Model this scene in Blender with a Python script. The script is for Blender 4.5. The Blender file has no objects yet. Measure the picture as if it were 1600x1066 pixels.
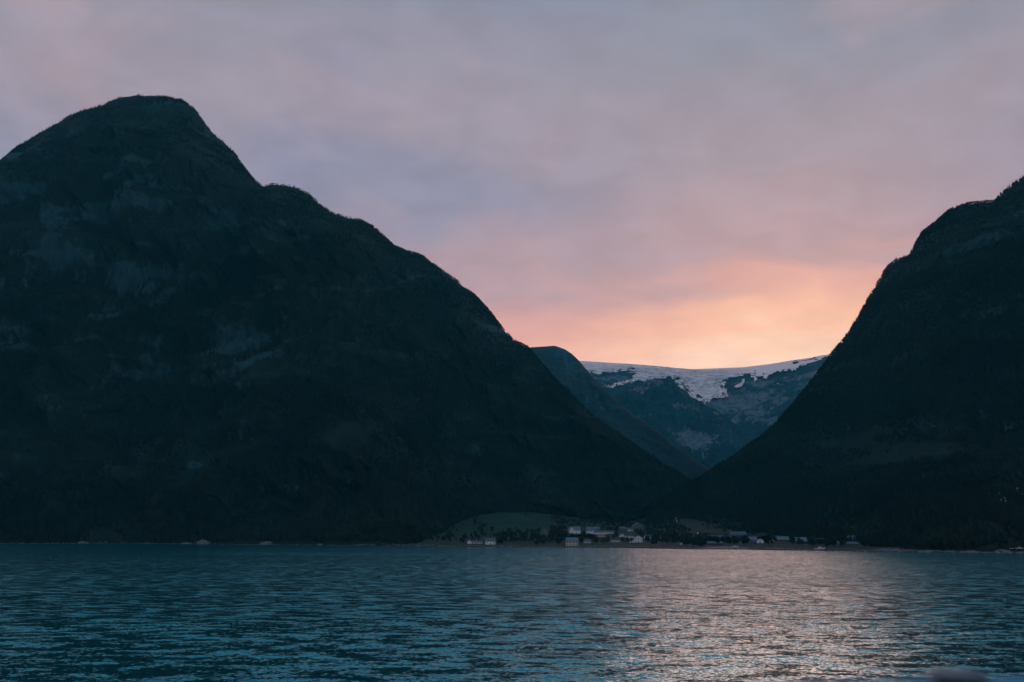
import bpy, bmesh, math, random
import numpy as np
from mathutils import Vector, Matrix
from mathutils.bvhtree import BVHTree

random.seed(7)
rng = np.random.default_rng(7)
sc = bpy.context.scene
COL = sc.collection

# ------------------------------------------------------------------ camera
FPX = 1556.0                       # 35 mm lens, in pixels of the 1600 px wide photograph
CAM_H = 9.0
PITCH = math.radians(11.30)
ROLL = math.radians(0.29)
cam_d = bpy.data.cameras.new('camera')
cam = bpy.data.objects.new('camera', cam_d)
COL.objects.link(cam)
cam_d.sensor_width = 36.0
cam_d.lens = 36.0 * FPX / 1600.0
cam_d.clip_start = 0.1
cam_d.clip_end = 40000.0
cam_d.dof.use_dof = True
cam_d.dof.focus_distance = 600.0
cam_d.dof.aperture_fstop = 2.8
cam.location = (0, 0, CAM_H)
cam.matrix_world = Matrix.Translation((0, 0, CAM_H)) @ Matrix.Rotation(math.pi / 2 + PITCH, 4, 'X') @ Matrix.Rotation(ROLL, 4, 'Z')
sc.camera = cam
CM = np.array(cam.matrix_world.to_3x3())

# ------------------------------------------------------------------ world (dusk overcast with a glow behind the ice cap)
GLOW_AZ = math.radians(17.0)       # bearing of the afterglow, from +Y towards +X


def lin(c):
    c = np.array(c, float) / 255.0
    return tuple(np.where(c <= 0.04045, c / 12.92, ((c + 0.055) / 1.055) ** 2.4)) + (1.0,)


world = bpy.data.worlds.new('World')
sc.world = world
world.use_nodes = True
nt = world.node_tree
nt.nodes.clear()


def N(tree, kind, **kw):
    n = tree.nodes.new(kind)
    for k, v in kw.items():
        setattr(n, k, v)
    return n


def M(tree, op, a, b=None, c=None, clamp=False):
    n = tree.nodes.new('ShaderNodeMath')
    n.operation = op
    n.use_clamp = clamp
    for i, v in enumerate((a, b, c)):
        if v is None:
            continue
        if isinstance(v, (int, float)):
            n.inputs[i].default_value = v
        else:
            tree.links.new(v, n.inputs[i])
    return n.outputs[0]


def ramp(tree, fac, stops, interp='EASE'):
    n = tree.nodes.new('ShaderNodeValToRGB')
    cr = n.color_ramp
    cr.interpolation = interp
    while len(cr.elements) > 1:
        cr.elements.remove(cr.elements[-1])
    cr.elements[0].position = stops[0][0]
    cr.elements[0].color = stops[0][1]
    for p, c in stops[1:]:
        e = cr.elements.new(p)
        e.color = c
    tree.links.new(fac, n.inputs[0])
    return n.outputs[0]


def mixc(tree, fac, a, b, mode='MIX'):
    n = tree.nodes.new('ShaderNodeMix')
    n.data_type = 'RGBA'
    n.blend_type = mode
    for s, v in ((n.inputs[0], fac), (n.inputs[6], a), (n.inputs[7], b)):
        if isinstance(v, (int, float)):
            s.default_value = v
        elif isinstance(v, tuple):
            s.default_value = v
        else:
            tree.links.new(v, s)
    return n.outputs[2]


def noise(tree, vec, scale, detail=4, rough=0.5, dist=0.0, out=0):
    n = tree.nodes.new('ShaderNodeTexNoise')
    n.inputs['Scale'].default_value = scale
    n.inputs['Detail'].default_value = detail
    n.inputs['Roughness'].default_value = rough
    n.inputs['Distortion'].default_value = dist
    if vec is not None:
        tree.links.new(vec, n.inputs['Vector'])
    return n.outputs[out]


def maprange(tree, v, a, b, c=0.0, d=1.0, interp='SMOOTHSTEP'):
    n = tree.nodes.new('ShaderNodeMapRange')
    n.interpolation_type = interp
    tree.links.new(v, n.inputs[0])
    for i, x in enumerate((a, b, c, d)):
        n.inputs[i + 1].default_value = x
    return n.outputs[0]


tc = N(nt, 'ShaderNodeTexCoord')
sep = N(nt, 'ShaderNodeSeparateXYZ')
nt.links.new(tc.outputs['Generated'], sep.inputs[0])
X, Y, Z = sep.outputs
zc = M(nt, 'MAXIMUM', Z, 0.0)
# a flat cloud deck seen in perspective
den = M(nt, 'ADD', zc, 0.16)
px_ = M(nt, 'DIVIDE', X, den)
py_ = M(nt, 'DIVIDE', Y, den)
cmb = N(nt, 'ShaderNodeCombineXYZ')
nt.links.new(px_, cmb.inputs[0])
nt.links.new(py_, cmb.inputs[1])
cloudv = cmb.outputs[0]
n_big = noise(nt, cloudv, 1.15, 5, 0.5, 0.5)
n_mid = noise(nt, cloudv, 2.6, 6, 0.52, 0.6)
n_fine = noise(nt, cloudv, 6.5, 6, 0.58, 0.4)
elev = M(nt, 'MULTIPLY', M(nt, 'ARCSINE', zc), 180 / math.pi)
wob = M(nt, 'MULTIPLY', M(nt, 'SUBTRACT', n_mid, 0.5), 7.0)
wob2 = M(nt, 'MULTIPLY', M(nt, 'SUBTRACT', n_fine, 0.5), 2.6)
damp = maprange(nt, elev, 8.0, 18.0, 0.35, 1.0)
elev_w = M(nt, 'ADD', elev, M(nt, 'MULTIPLY', M(nt, 'ADD', wob, wob2), damp))
fac = M(nt, 'DIVIDE', elev_w, 60.0, clamp=True)


def st(deg, rgb):
    return (min(deg / 60.0, 1.0), lin(rgb))


glow = ramp(nt, fac, [st(0, (255, 212, 188)), st(9.5, (255, 230, 212)), st(10.8, (255, 217, 189)), st(12.2, (250, 200, 172)),
                      st(14.0, (226, 177, 167)), st(16.4, (187, 161, 169)), st(22, (166, 155, 167)), st(28, (147, 149, 165)),
                      st(33, (124, 143, 164)), st(41, (96, 139, 164)), st(60, (74, 132, 160))])
away = ramp(nt, fac, [st(0, (238, 180, 172)), st(9.5, (250, 198, 178)), st(11.8, (226, 176, 172)), st(14.6, (180, 160, 173)),
                      st(19, (148, 149, 173)), st(24, (164, 155, 170)), st(28, (155, 151, 167)),
                      st(33, (126, 144, 165)), st(41, (96, 139, 164)), st(60, (74, 132, 160))])
# angular distance (bearing only) from the glow
gx, gy = math.sin(GLOW_AZ), math.cos(GLOW_AZ)
hl = M(nt, 'SQRT', M(nt, 'ADD', M(nt, 'MULTIPLY', X, X), M(nt, 'MULTIPLY', Y, Y)))
dotg = M(nt, 'DIVIDE', M(nt, 'ADD', M(nt, 'MULTIPLY', X, gx), M(nt, 'MULTIPLY', Y, gy)), M(nt, 'MAXIMUM', hl, 0.001))
ang = M(nt, 'MULTIPLY', M(nt, 'ARCCOSINE', M(nt, 'MINIMUM', dotg, 1.0)), 180 / math.pi)
ang = M(nt, 'ADD', ang, M(nt, 'MULTIPLY', M(nt, 'SUBTRACT', n_big, 0.5), 14.0))
wglow = maprange(nt, ang, 2.0, 21.0, 1.0, 0.0)
col = mixc(nt, wglow, away, glow)
# the core of the afterglow just above the ice
core = M(nt, 'MULTIPLY', maprange(nt, ang, 0.0, 9.0, 1.0, 0.0), maprange(nt, elev_w, 9.5, 13.0, 1.0, 0.0))
col = mixc(nt, M(nt, 'MULTIPLY', core, 0.55), col, lin((255, 236, 208)))
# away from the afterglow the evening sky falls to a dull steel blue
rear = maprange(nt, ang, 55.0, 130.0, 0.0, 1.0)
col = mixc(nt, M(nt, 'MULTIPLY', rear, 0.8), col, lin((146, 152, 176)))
# cloud patches: blue gaps and pinkish billows
high = maprange(nt, elev, 11.0, 17.0, 0.25, 1.0)
gap = M(nt, 'MULTIPLY', maprange(nt, n_big, 0.50, 0.68, 0.0, 0.62), high)
col = mixc(nt, gap, col, lin((132, 138, 168)))
pink = M(nt, 'MULTIPLY', maprange(nt, n_mid, 0.52, 0.70, 0.0, 0.50), high)
col = mixc(nt, pink, col, lin((182, 160, 170)))
fine = maprange(nt, n_fine, 0.3, 0.7, 0.93, 1.06)
col = mixc(nt, 1.0, col, (0.90, 0.975, 1.0, 1.0), 'MULTIPLY')
vm = N(nt, 'ShaderNodeVectorMath', operation='SCALE')
nt.links.new(col, vm.inputs[0])
nt.links.new(fine, vm.inputs['Scale'])
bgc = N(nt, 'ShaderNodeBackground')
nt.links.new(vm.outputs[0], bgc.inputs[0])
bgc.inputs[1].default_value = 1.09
sky = N(nt, 'ShaderNodeTexSky')
sky.sky_type = 'NISHITA'
sky.sun_disc = False
sky.sun_elevation = math.radians(12.0)
sky.sun_rotation = math.radians(15.3)
bgs = N(nt, 'ShaderNodeBackground')
nt.links.new(sky.outputs[0], bgs.inputs[0])
bgs.inputs[1].default_value = 0.05
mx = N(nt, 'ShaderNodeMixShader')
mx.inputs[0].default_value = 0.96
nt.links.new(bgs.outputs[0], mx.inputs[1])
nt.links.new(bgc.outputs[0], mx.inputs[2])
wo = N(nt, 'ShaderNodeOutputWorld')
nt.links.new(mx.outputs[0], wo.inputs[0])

# ------------------------------------------------------------------ sun (set behind cloud: weak, warm, soft)
sl = bpy.data.lights.new('sun', 'SUN')
sl.energy = 0.21
sl.angle = math.radians(18)
sl.color = (1.0, 0.50, 0.42)
so = bpy.data.objects.new('sun', sl)
COL.objects.link(so)
SUN_AZ = math.radians(15.8)
sd = Vector((math.sin(SUN_AZ) * math.cos(math.radians(12)), math.cos(SUN_AZ) * math.cos(math.radians(12)), math.sin(math.radians(12))))
so.rotation_euler = sd.to_track_quat('Z', 'Y').to_euler()
so.location = sd * 5000

# ------------------------------------------------------------------ output
sc.view_settings.view_transform = 'Standard'
sc.view_settings.look = 'None'
sc.view_settings.exposure = 0.0
sc.view_settings.gamma = 1.0
sc.view_settings.use_curve_mapping = False
sc.render.engine = 'CYCLES'
sc.cycles.use_denoising = True
sc.cycles.max_bounces = 5
sc.cycles.diffuse_bounces = 2
sc.cycles.glossy_bounces = 3
sc.cycles.volume_bounces = 0
sc.cycles.caustics_reflective = False
sc.cycles.caustics_refractive = False

# ================================================================== helpers


def ray(px, py):
    """world direction of a pixel of the photograph, scaled to y = 1"""
    px = np.asarray(px, float)
    py = np.asarray(py, float)
    v = np.stack([(px - 800.0) / FPX, (533.0 - py) / FPX, -np.ones_like(px)], -1)
    w = v @ CM.T
    return w / w[..., 1:2]


def pt(px, py, Y):
    r = ray(px, py)
    p = r * np.asarray(Y, float)[..., None]
    p[..., 2] += CAM_H
    return p


_perm = rng.permutation(4096)


def _h(i, j, seed):
    return _perm[(_perm[(i + seed * 131) & 4095] + j) & 4095]


def perlin(x, y, seed=0):
    xi = np.floor(x).astype(np.int64)
    yi = np.floor(y).astype(np.int64)
    xf = x - xi
    yf = y - yi
    u = xf * xf * xf * (xf * (xf * 6 - 15) + 10)
    v = yf * yf * yf * (yf * (yf * 6 - 15) + 10)

    def g(i, j, dx, dy):
        a = _h(i, j, seed) * (2 * math.pi / 4096)
        return np.cos(a) * dx + np.sin(a) * dy
    n00 = g(xi, yi, xf, yf)
    n10 = g(xi + 1, yi, xf - 1, yf)
    n01 = g(xi, yi + 1, xf, yf - 1)
    n11 = g(xi + 1, yi + 1, xf - 1, yf - 1)
    return 1.45 * ((n00 * (1 - u) + n10 * u) * (1 - v) + (n01 * (1 - u) + n11 * u) * v)


def fbm(x, y, octv=5, seed=0, gain=0.5, lac=2.03):
    a, s = 1.0, 0.0
    for k in range(octv):
        s = s + a * perlin(x, y, seed + k * 17)
        x, y = x * lac + 13.7, y * lac - 7.3
        a *= gain
    return s


def ridged(x, y, octv=5, seed=0, gain=0.5):
    a, s = 1.0, 0.0
    for k in range(octv):
        n = 1 - np.abs(perlin(x, y, seed + k * 17)) * 1.6
        s = s + a * (n - 0.5)
        x, y = x * 2.07 + 3.1, y * 2.07 + 9.2
        a *= gain
    return s


def sst(a, b, x):
    t = np.clip((x - a) / (b - a), 0, 1)
    return t * t * (3 - 2 * t)


def smooth1(a, k):
    if k <= 1:
        return a
    ker = np.hanning(k + 2)[1:-1]
    ker /= ker.sum()
    p = np.pad(a, (k // 2, k - 1 - k // 2), mode='edge')
    return np.convolve(p, ker, 'valid')


def grid_mesh(name, P, mat, attrs=None, kind='structure', label=None, cat=None, facemask=None, link=True):
    nu, nv = P.shape[:2]
    idx = np.arange(nu * nv).reshape(nu, nv)
    f = np.stack([idx[:-1, :-1], idx[1:, :-1], idx[1:, 1:], idx[:-1, 1:]], -1).reshape(-1, 4)
    co = P.reshape(-1, 3)
    if facemask is not None:
        f = f[facemask.reshape(-1)]
        used = np.unique(f)
        remap = np.full(nu * nv, -1)
        remap[used] = np.arange(len(used))
        f = remap[f]
        co = co[used]
    else:
        used = None
    me = bpy.data.meshes.new(name)
    me.vertices.add(len(co))
    me.vertices.foreach_set('co', co.astype(np.float32).ravel())
    me.loops.add(f.size)
    me.loops.foreach_set('vertex_index', f.astype(np.int32).ravel())
    me.polygons.add(len(f))
    me.polygons.foreach_set('loop_start', np.arange(0, f.size, 4, dtype=np.int32))
    me.polygons.foreach_set('use_smooth', np.ones(len(f), bool))
    me.update(calc_edges=True)
    for k, a in (attrs or {}).items():
        a = a.reshape(-1)
        if used is not None:
            a = a[used]
        at = me.attributes.new(k, 'FLOAT', 'POINT')
        at.data.foreach_set('value', a.astype(np.float32))
    me.materials.append(mat)
    ob = bpy.data.objects.new(name, me)
    COL.objects.link(ob)
    if kind:
        ob['kind'] = kind
    if label:
        ob['label'] = label
    if cat:
        ob['category'] = cat
    return ob


def loft(px0, px1, nu, lines, nv, smooth=9, soften=3):
    """lines: control lines from foot to back, each [(px,py,Y)...]; returns nu x nv x 3 points"""
    pxs = np.linspace(px0, px1, nu)
    step = (px1 - px0) / (nu - 1)
    C = []
    for ln in lines:
        a = np.array(ln[0] if isinstance(ln, tuple) else ln, float)
        sm = ln[1] if isinstance(ln, tuple) else smooth
        k = max(1, int(sm / step))
        py = smooth1(np.interp(pxs, a[:, 0], a[:, 1]), k)
        Yd = smooth1(np.interp(pxs, a[:, 0], a[:, 2]), max(k, int(60 / step)))
        C.append(pt(pxs, py, Yd))
    C = np.array(C)                       # L x nu x 3
    L = len(lines)
    t = np.linspace(0, L - 1, nv)
    i = np.clip(np.floor(t).astype(int), 0, L - 2)
    f = (t - i)[None, :, None]
    # catmull-rom across the lines, so the slope is continuous
    im = np.clip(i - 1, 0, L - 1)
    ip = np.clip(i + 2, 0, L - 1)
    p0, p1, p2, p3 = (C[j].transpose(1, 0, 2) for j in (im, i, i + 1, ip))
    m1 = (p2 - p0) * 0.35
    m2 = (p3 - p1) * 0.35
    h = f * f * (3 - 2 * f)
    P = (2 * f**3 - 3 * f**2 + 1) * p1 + (f**3 - 2 * f**2 + f) * m1 + (-2 * f**3 + 3 * f**2) * p2 + (f**3 - f**2) * m2
    return P, pxs, t


# ------------------------------------------------------------------ materials


def new_mat(name):
    m = bpy.data.materials.new(name)
    m.use_nodes = True
    t = m.node_tree
    b = t.nodes['Principled BSDF']
    return m, t, b


def simple_mat(name, rgb, rough=0.7, var=0.15, scale=3.0, metallic=0.0, spec=0.5):
    m, t, b = new_mat(name)
    g = N(t, 'ShaderNodeNewGeometry')
    n = noise(t, g.outputs['Position'], scale, 4, 0.6)
    c = ramp(t, n, [(0.3, tuple(x * (1 - var) for x in rgb) + (1,)), (0.7, tuple(min(1, x * (1 + var)) for x in rgb) + (1,))], 'LINEAR')
    t.links.new(c, b.inputs['Base Color'])
    b.inputs['Roughness'].default_value = rough
    b.inputs['Metallic'].default_value = metallic
    b.inputs['Specular IOR Level'].default_value = spec
    return m


def mountain_mat(name, veg_a, veg_b, rock_a, rock_b, fscale=0.02, bump=3.0):
    m, t, b = new_mat(name)
    g = N(t, 'ShaderNodeNewGeometry')
    mp = N(t, 'ShaderNodeMapping')
    mp.inputs['Scale'].default_value = (1, 1, 0.35)
    t.links.new(g.outputs['Position'], mp.inputs[0])
    at = N(t, 'ShaderNodeAttribute', attribute_name='rock')
    n1 = noise(t, g.outputs['Position'], fscale, 6, 0.62)
    n2 = noise(t, g.outputs['Position'], fscale * 7, 5, 0.6)
    n3 = noise(t, mp.outputs[0], fscale * 3.2, 6, 0.65, 0.6)
    nst = noise(t, g.outputs['Position'], fscale * 0.32, 4, 0.55, 1.2)
    veg = ramp(t, M(t, 'ADD', M(t, 'MULTIPLY', n2, 0.45), M(t, 'MULTIPLY', nst, 0.55)), [(0.36, veg_a + (1,)), (0.62, veg_b + (1,))], 'LINEAR')
    rock = ramp(t, n3, [(0.28, rock_a + (1,)), (0.72, rock_b + (1,))], 'LINEAR')
    f = M(t, 'ADD', at.outputs['Fac'], M(t, 'MULTIPLY', M(t, 'SUBTRACT', n1, 0.5), 0.9))
    f = M(t, 'ADD', f, M(t, 'MULTIPLY', M(t, 'SUBTRACT', n3, 0.5), 0.7))
    f = maprange(t, f, 0.42, 0.62)
    c = mixc(t, f, veg, rock)
    t.links.new(c, b.inputs['Base Color'])
    b.inputs['Roughness'].default_value = 0.95
    b.inputs['Specular IOR Level'].default_value = 0.15
    bp = N(t, 'ShaderNodeBump')
    bp.inputs['Strength'].default_value = 1.0
    bp.inputs['Distance'].default_value = bump
    hh = M(t, 'ADD', n3, M(t, 'MULTIPLY', n2, 0.6))
    t.links.new(hh, bp.inputs['Height'])
    t.links.new(bp.outputs[0], b.inputs['Normal'])
    return m


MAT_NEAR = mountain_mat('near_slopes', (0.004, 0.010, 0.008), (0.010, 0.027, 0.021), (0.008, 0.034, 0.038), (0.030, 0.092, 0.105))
MAT_FAR = mountain_mat('far_rock_haze_blue', (0.002, 0.026, 0.042), (0.010, 0.060, 0.090), (0.020, 0.085, 0.12), (0.22, 0.26, 0.33), 0.009, 18.0)  # blue of the valley haze put into the rock and scrub colours
MAT_SPUR = mountain_mat('spur_slopes_haze_blue', (0.001, 0.014, 0.020), (0.003, 0.028, 0.040), (0.004, 0.060, 0.090), (0.014, 0.110, 0.160), 0.006, 14.0)  # slope colours shifted to blue in place of thicker haze


def uneven(P, amt, sz, seed, ledge=0.0):
    """displace towards the viewer's side: gullies and buttresses running downhill, ledges along the face"""
    x, y, z = P[..., 0], P[..., 1], P[..., 2]
    w = fbm(x / 900, z / 900, 3, seed + 50) * 90
    d = ridged((x + w) / sz, z / (sz * 3.0) + y / (sz * 6), 5, seed, 0.52) * amt
    d += fbm(x / (sz * 0.35), z / (sz * 0.5), 4, seed + 5) * amt * 0.28
    if ledge:
        q = (z + 0.18 * x + fbm(x / 500, z / 400, 3, seed + 9) * 130) / 118.0
        fr = q - np.floor(q)
        saw = np.where(fr < 0.78, fr / 0.78, (1 - fr) / 0.22)
        d += saw * ledge * (0.5 + fbm(x / 700, z / 500, 2, seed + 3))
    return d


def bands(P, tilt, seed):
    """thin bare ledges slanting across a face, broken by vertical runnels"""
    x, z = P[..., 0], P[..., 2]
    q = z - tilt * x + 60 * fbm(x / 400, z / 300, 3, seed)
    a = sst(0.30, 0.75, fbm(x / 420 + seed, q / 46, 4, seed + 1))
    r = sst(0.35, 0.9, fbm(x / 26, z / 260, 4, seed + 2)) * sst(-0.1, 0.5, fbm(x / 350, z / 250, 3, seed + 4))
    return (0.50 * a + 0.36 * r) * (0.45 + 0.55 * sst(180, 520, z))


def gauss(px, py, cx, cy, sx, sy):
    return np.exp(-((px - cx) / sx) ** 2 - ((py - cy) / sy) ** 2)


def project(P):
    q = P - np.array([0, 0, CAM_H])
    c = q @ CM
    return 800 + FPX * c[..., 0] / -c[..., 2], 533 - FPX * c[..., 1] / -c[..., 2]


def steep(P):
    du = np.gradient(P, axis=0)
    dv = np.gradient(P, axis=1)
    n = np.cross(du, dv)
    n /= np.linalg.norm(n, axis=-1, keepdims=True) + 1e-9
    return 1 - np.abs(n[..., 2]), n


# ------------------------------------------------------------------ shoreline
shore = np.array([(-900, 847.5), (-200, 848.5), (0, 849.5), (200, 849.8), (300, 850.2), (450, 851.6), (600, 853.2), (700, 854.3), (800, 855), (900, 855.8), (1000, 856.8),
                  (1080, 858.3), (1180, 859.3), (1300, 861.4), (1400, 862.6), (1500, 863.6), (1600, 864.6), (1900, 867), (2400, 871)], float)


def shore_pts(pxs):
    py = np.interp(pxs, shore[:, 0], shore[:, 1])
    r = ray(pxs, py)
    Yd = -CAM_H / r[..., 2]
    return py, Yd


def shoreline(pxlist, dz=0.0):
    out = []
    for p in pxlist:
        py, Yd = shore_pts(np.array([float(p)]))
        out.append((p, float(py[0]), float(Yd[0])))
    return out


def sY(p):
    return float(shore_pts(np.array([float(p)]))[1][0])


# ------------------------------------------------------------------ left mountain
PXS = [-900, -500, -300, -100, 0, 200, 400, 560, 640, 700, 760, 860, 960, 1100]
foot = [(p, 858, sY(p) - 14) for p in (-900, -500, -200, 0, 100, 200, 300, 400, 500, 600, 640)]
foot += [(700, 838, 1790), (760, 812, 1960), (860, 812, 2050), (960, 822, 2060), (1100, 826, 2020), (1160, 830, 2020)]
ridgeA = [(-900, 520, 2500), (-500, 440, 2700), (-200, 360, 2900), (-100, 312, 3000), (0, 257, 3050), (30, 230, 3050), (60, 210, 3050), (95, 190, 3050), (120, 176, 3050), (160, 166, 3050), (185, 154, 3050), (215, 150, 3050),
          (262, 152, 3050), (285, 158, 3040), (305, 171, 3030), (318, 190, 3020), (330, 207, 3010), (350, 224, 3000), (366, 239, 2990), (380, 260, 2970), (397, 282, 2950), (410, 292, 2930), (425, 290, 2900), (440, 290, 2880), (460, 294, 2860),
          (482, 304, 2840), (500, 321, 2830), (520, 335, 2830), (540, 341, 2840), (565, 346, 2850), (582, 355, 2860), (600, 370, 2880), (618, 388, 2890), (640, 395, 2900), (662, 403, 2910),
          (690, 424, 2920), (715, 441, 2930), (742, 463, 2940), (766, 489, 2940), (784, 514, 2940), (802, 533, 2940), (815, 540, 2940), (828, 548, 2930), (845, 569, 2900), (870, 598, 2860), (900, 629, 2820), (940, 663, 2760), (980, 692, 2700), (1020, 719, 2640), (1060, 745, 2580), (1100, 773, 2500), (1130, 797, 2420), (1160, 818, 2350)]
ra = np.array(ridgeA, float)


def between(fr, bulge, pxs=None, yfr=None):
    """a control line between foot and ridge: fr = height fraction in the picture, bulge moves it away (+) or near (-)"""
    pxs = pxs if pxs is not None else list(range(-900, 1161, 50))
    fo = np.array(foot, float)
    out = []
    for p in pxs:
        a = np.interp(p, fo[:, 0], fo[:, 1]), np.interp(p, fo[:, 0], fo[:, 2])
        b = np.interp(p, ra[:, 0], ra[:, 1]), np.interp(p, ra[:, 0], ra[:, 2])
        yf = fr if yfr is None else yfr
        out.append((p, a[0] + (b[0] - a[0]) * fr, a[1] + (b[1] - a[1]) * yf + bulge * np.sin(p / 170.0 + fr * 5)))
    return out


back = [(p, q + 25, y + 500) for p, q, y in ridgeA]
NU, NV = 880, 280
P1, px1, t1 = loft(-260, 1150, NU, [foot, (between(0.16, 25, yfr=0.22), 60), (between(0.40, 45, yfr=0.46), 60), (between(0.68, 50, yfr=0.62), 60), (between(0.9, 20, yfr=0.80), 20), (ridgeA, 3), (back, 20)], NV)
tt = np.broadcast_to(t1[None, :], (NU, NV))
env = sst(0, 0.7, tt) * (1 - 0.95 * sst(3.9, 5.0, tt))
env = np.where(tt > 5, 0.05, env)
d = uneven(P1, 150, 420, 3, 70.0)
P1 = P1.copy()
P1[..., 1] -= d * env
P1[..., 0] -= d * env * 0.25
x, y, z = P1[..., 0], P1[..., 1], P1[..., 2]
P1[..., 2] += fbm(x / 22, y / 22, 3, 177) * 2.5 * sst(4.3, 4.9, tt)
P1[..., 2] += (fbm(x / 55, y / 55, 4, 77) * 6 * sst(0, 0.4, tt)) * (1 - 0.72 * sst(4.5, 5, tt))
spA, spB = project(P1)
stp, _ = steep(P1)
rk = stp * 0.40 + 0.0 + 0.34 * fbm(P1[..., 0] / 260, P1[..., 2] / 160, 4, 21)
rk += bands(P1, 0.30, 61) - 0.04
for cx, cy, sx, sy, a in ((85, 400, 22, 45, .25), (130, 408, 40, 20, .38), (150, 330, 22, 10, .5), (75, 350, 16, 30, .35), (290, 250, 90, 60, .22), (210, 430, 40, 22, .35), (320, 430, 50, 22, .25),
                          (25, 300, 40, 22, .3), (20, 560, 50, 26, .35), (370, 520, 50, 26, .45), (180, 590, 60, 14, .12), (370, 600, 22, 8, .4), (160, 635, 30, 8, .15),
                          (200, 710, 60, 10, .5), (302, 728, 14, 8, .7), (460, 762, 28, 10, .45), (720, 700, 40, 14, .35), (410, 790, 18, 14, .3), (240, 345, 60, 40, .25), (345, 335, 45, 30, .3), (565, 450, 80, 60, .08)):
    rk += a * gauss(spA, spB, cx, cy, sx, sy)
rock1 = np.clip(rk, 0, 1)
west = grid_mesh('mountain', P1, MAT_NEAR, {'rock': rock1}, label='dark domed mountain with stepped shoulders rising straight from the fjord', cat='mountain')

# ------------------------------------------------------------------ second spur behind it
ridgeB = [(760, 640, 4700), (790, 580, 4700), (812, 549, 4700), (828, 543, 4700), (848, 542, 4700), (866, 541, 4700), (880, 545, 4680), (893, 553, 4650), (905, 565, 4620), (918, 581, 4600), (935, 600, 4560), (958, 622, 4500), (980, 641, 4450), (1000, 655, 4400), (1030, 677, 4300), (1060, 700, 4200),
          (1090, 722, 4050), (1120, 742, 3900), (1170, 780, 3700), (1200, 800, 3600)]
ridgeB = [(p, q, float(np.interp(p, [760, 880, 1000, 1115, 1200], [6000, 5700, 4300, 3000, 2700]))) for p, q, y_ in ridgeB]
rb = np.array(ridgeB, float)


def lower(r, dpy, ymul, floor_py=815):
    return [(p, min(q + dpy * (1 if q < 760 else 0.5), floor_py), y_ * ymul) for p, q, y_ in r]


P2, px2, t2 = loft(760, 1200, 300, [lower(ridgeB, 330, 0.5, 840), lower(ridgeB, 190, 0.62, 830), lower(ridgeB, 90, 0.76, 822), lower(ridgeB, 30, 0.92), (ridgeB, 3), ([(p, q + 25, y_ + 500) for p, q, y_ in ridgeB], 20)], 150)
tt = np.broadcast_to(t2[None, :], P2.shape[:2])
env = sst(0, 0.7, tt) * (1 - 0.93 * sst(3.2, 4.0, tt))
env = np.where(tt > 4, 0.07, env)
d = uneven(P2, 130, 420, 31, 50.0)
P2 = P2.copy()
P2[..., 1] -= d * env
P2[..., 2] += fbm(P2[..., 0] / 60, P2[..., 1] / 60, 4, 78) * 6 * (1 - 0.7 * sst(3.5, 4, tt))
stp, _ = steep(P2)
rock2 = np.clip(stp * 0.6 + 0.2 + 0.4 * fbm(P2[..., 0] / 200, P2[..., 2] / 500, 4, 22), 0, 1)
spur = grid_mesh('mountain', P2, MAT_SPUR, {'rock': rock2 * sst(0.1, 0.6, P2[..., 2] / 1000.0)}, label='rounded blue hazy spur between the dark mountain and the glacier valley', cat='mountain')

# ------------------------------------------------------------------ right mountain
ridgeC = [(955, 822, 1980), (985, 812, 2020), (1010, 800, 2060), (1040, 786, 2110), (1070, 767, 2160), (1092, 752, 2200), (1110, 741, 2240), (1140, 722, 2290), (1165, 703, 2330), (1190, 688, 2370), (1215, 664, 2410), (1240, 634, 2440), (1262, 605, 2460), (1285, 575, 2480),
          (1300, 554, 2490), (1320, 529, 2500), (1335, 508, 2500), (1352, 474, 2500), (1372, 440, 2500), (1386, 420, 2500), (1398, 409, 2495), (1412, 404, 2490), (1420, 401, 2480), (1432, 380, 2470), (1440, 366, 2460), (1455, 354, 2450),
          (1470, 342, 2450), (1482, 331, 2440), (1500, 324, 2430), (1515, 320, 2420), (1535, 318, 2410), (1553, 316, 2400), (1562, 306, 2390), (1580, 292, 2380), (1600, 279, 2370), (1650, 250, 2350), (1720, 215, 2350), (1850, 190, 2350), (2000, 180, 2300)]
footC = [(955, 834, 1900), (1000, 834, 1900), (1060, 824, 1900), (1100, 824, 1880), (1150, 838, 1640), (1250, 848, 1400), (1350, 856, 1250), (1420, 872, sY(1420) - 12), (1500, 873.5, sY(1500) - 12), (1600, 875.5, sY(1600) - 12), (1700, 878, sY(1700) - 12), (2000, 881, sY(2000) - 12)]
rc, fc = np.array(ridgeC, float), np.array(footC, float)


def betweenC(fr, yfr, bulge):
    out = []
    for p in range(955, 2001, 25):
        a = np.interp(p, fc[:, 0], fc[:, 1]), np.interp(p, fc[:, 0], fc[:, 2])
        b = np.interp(p, rc[:, 0], rc[:, 1]), np.interp(p, rc[:, 0], rc[:, 2])
        out.append((p, a[0] + (b[0] - a[0]) * fr, a[1] + (b[1] - a[1]) * yfr + bulge * np.sin(p / 120.0 + fr * 6)))
    return out


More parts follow.
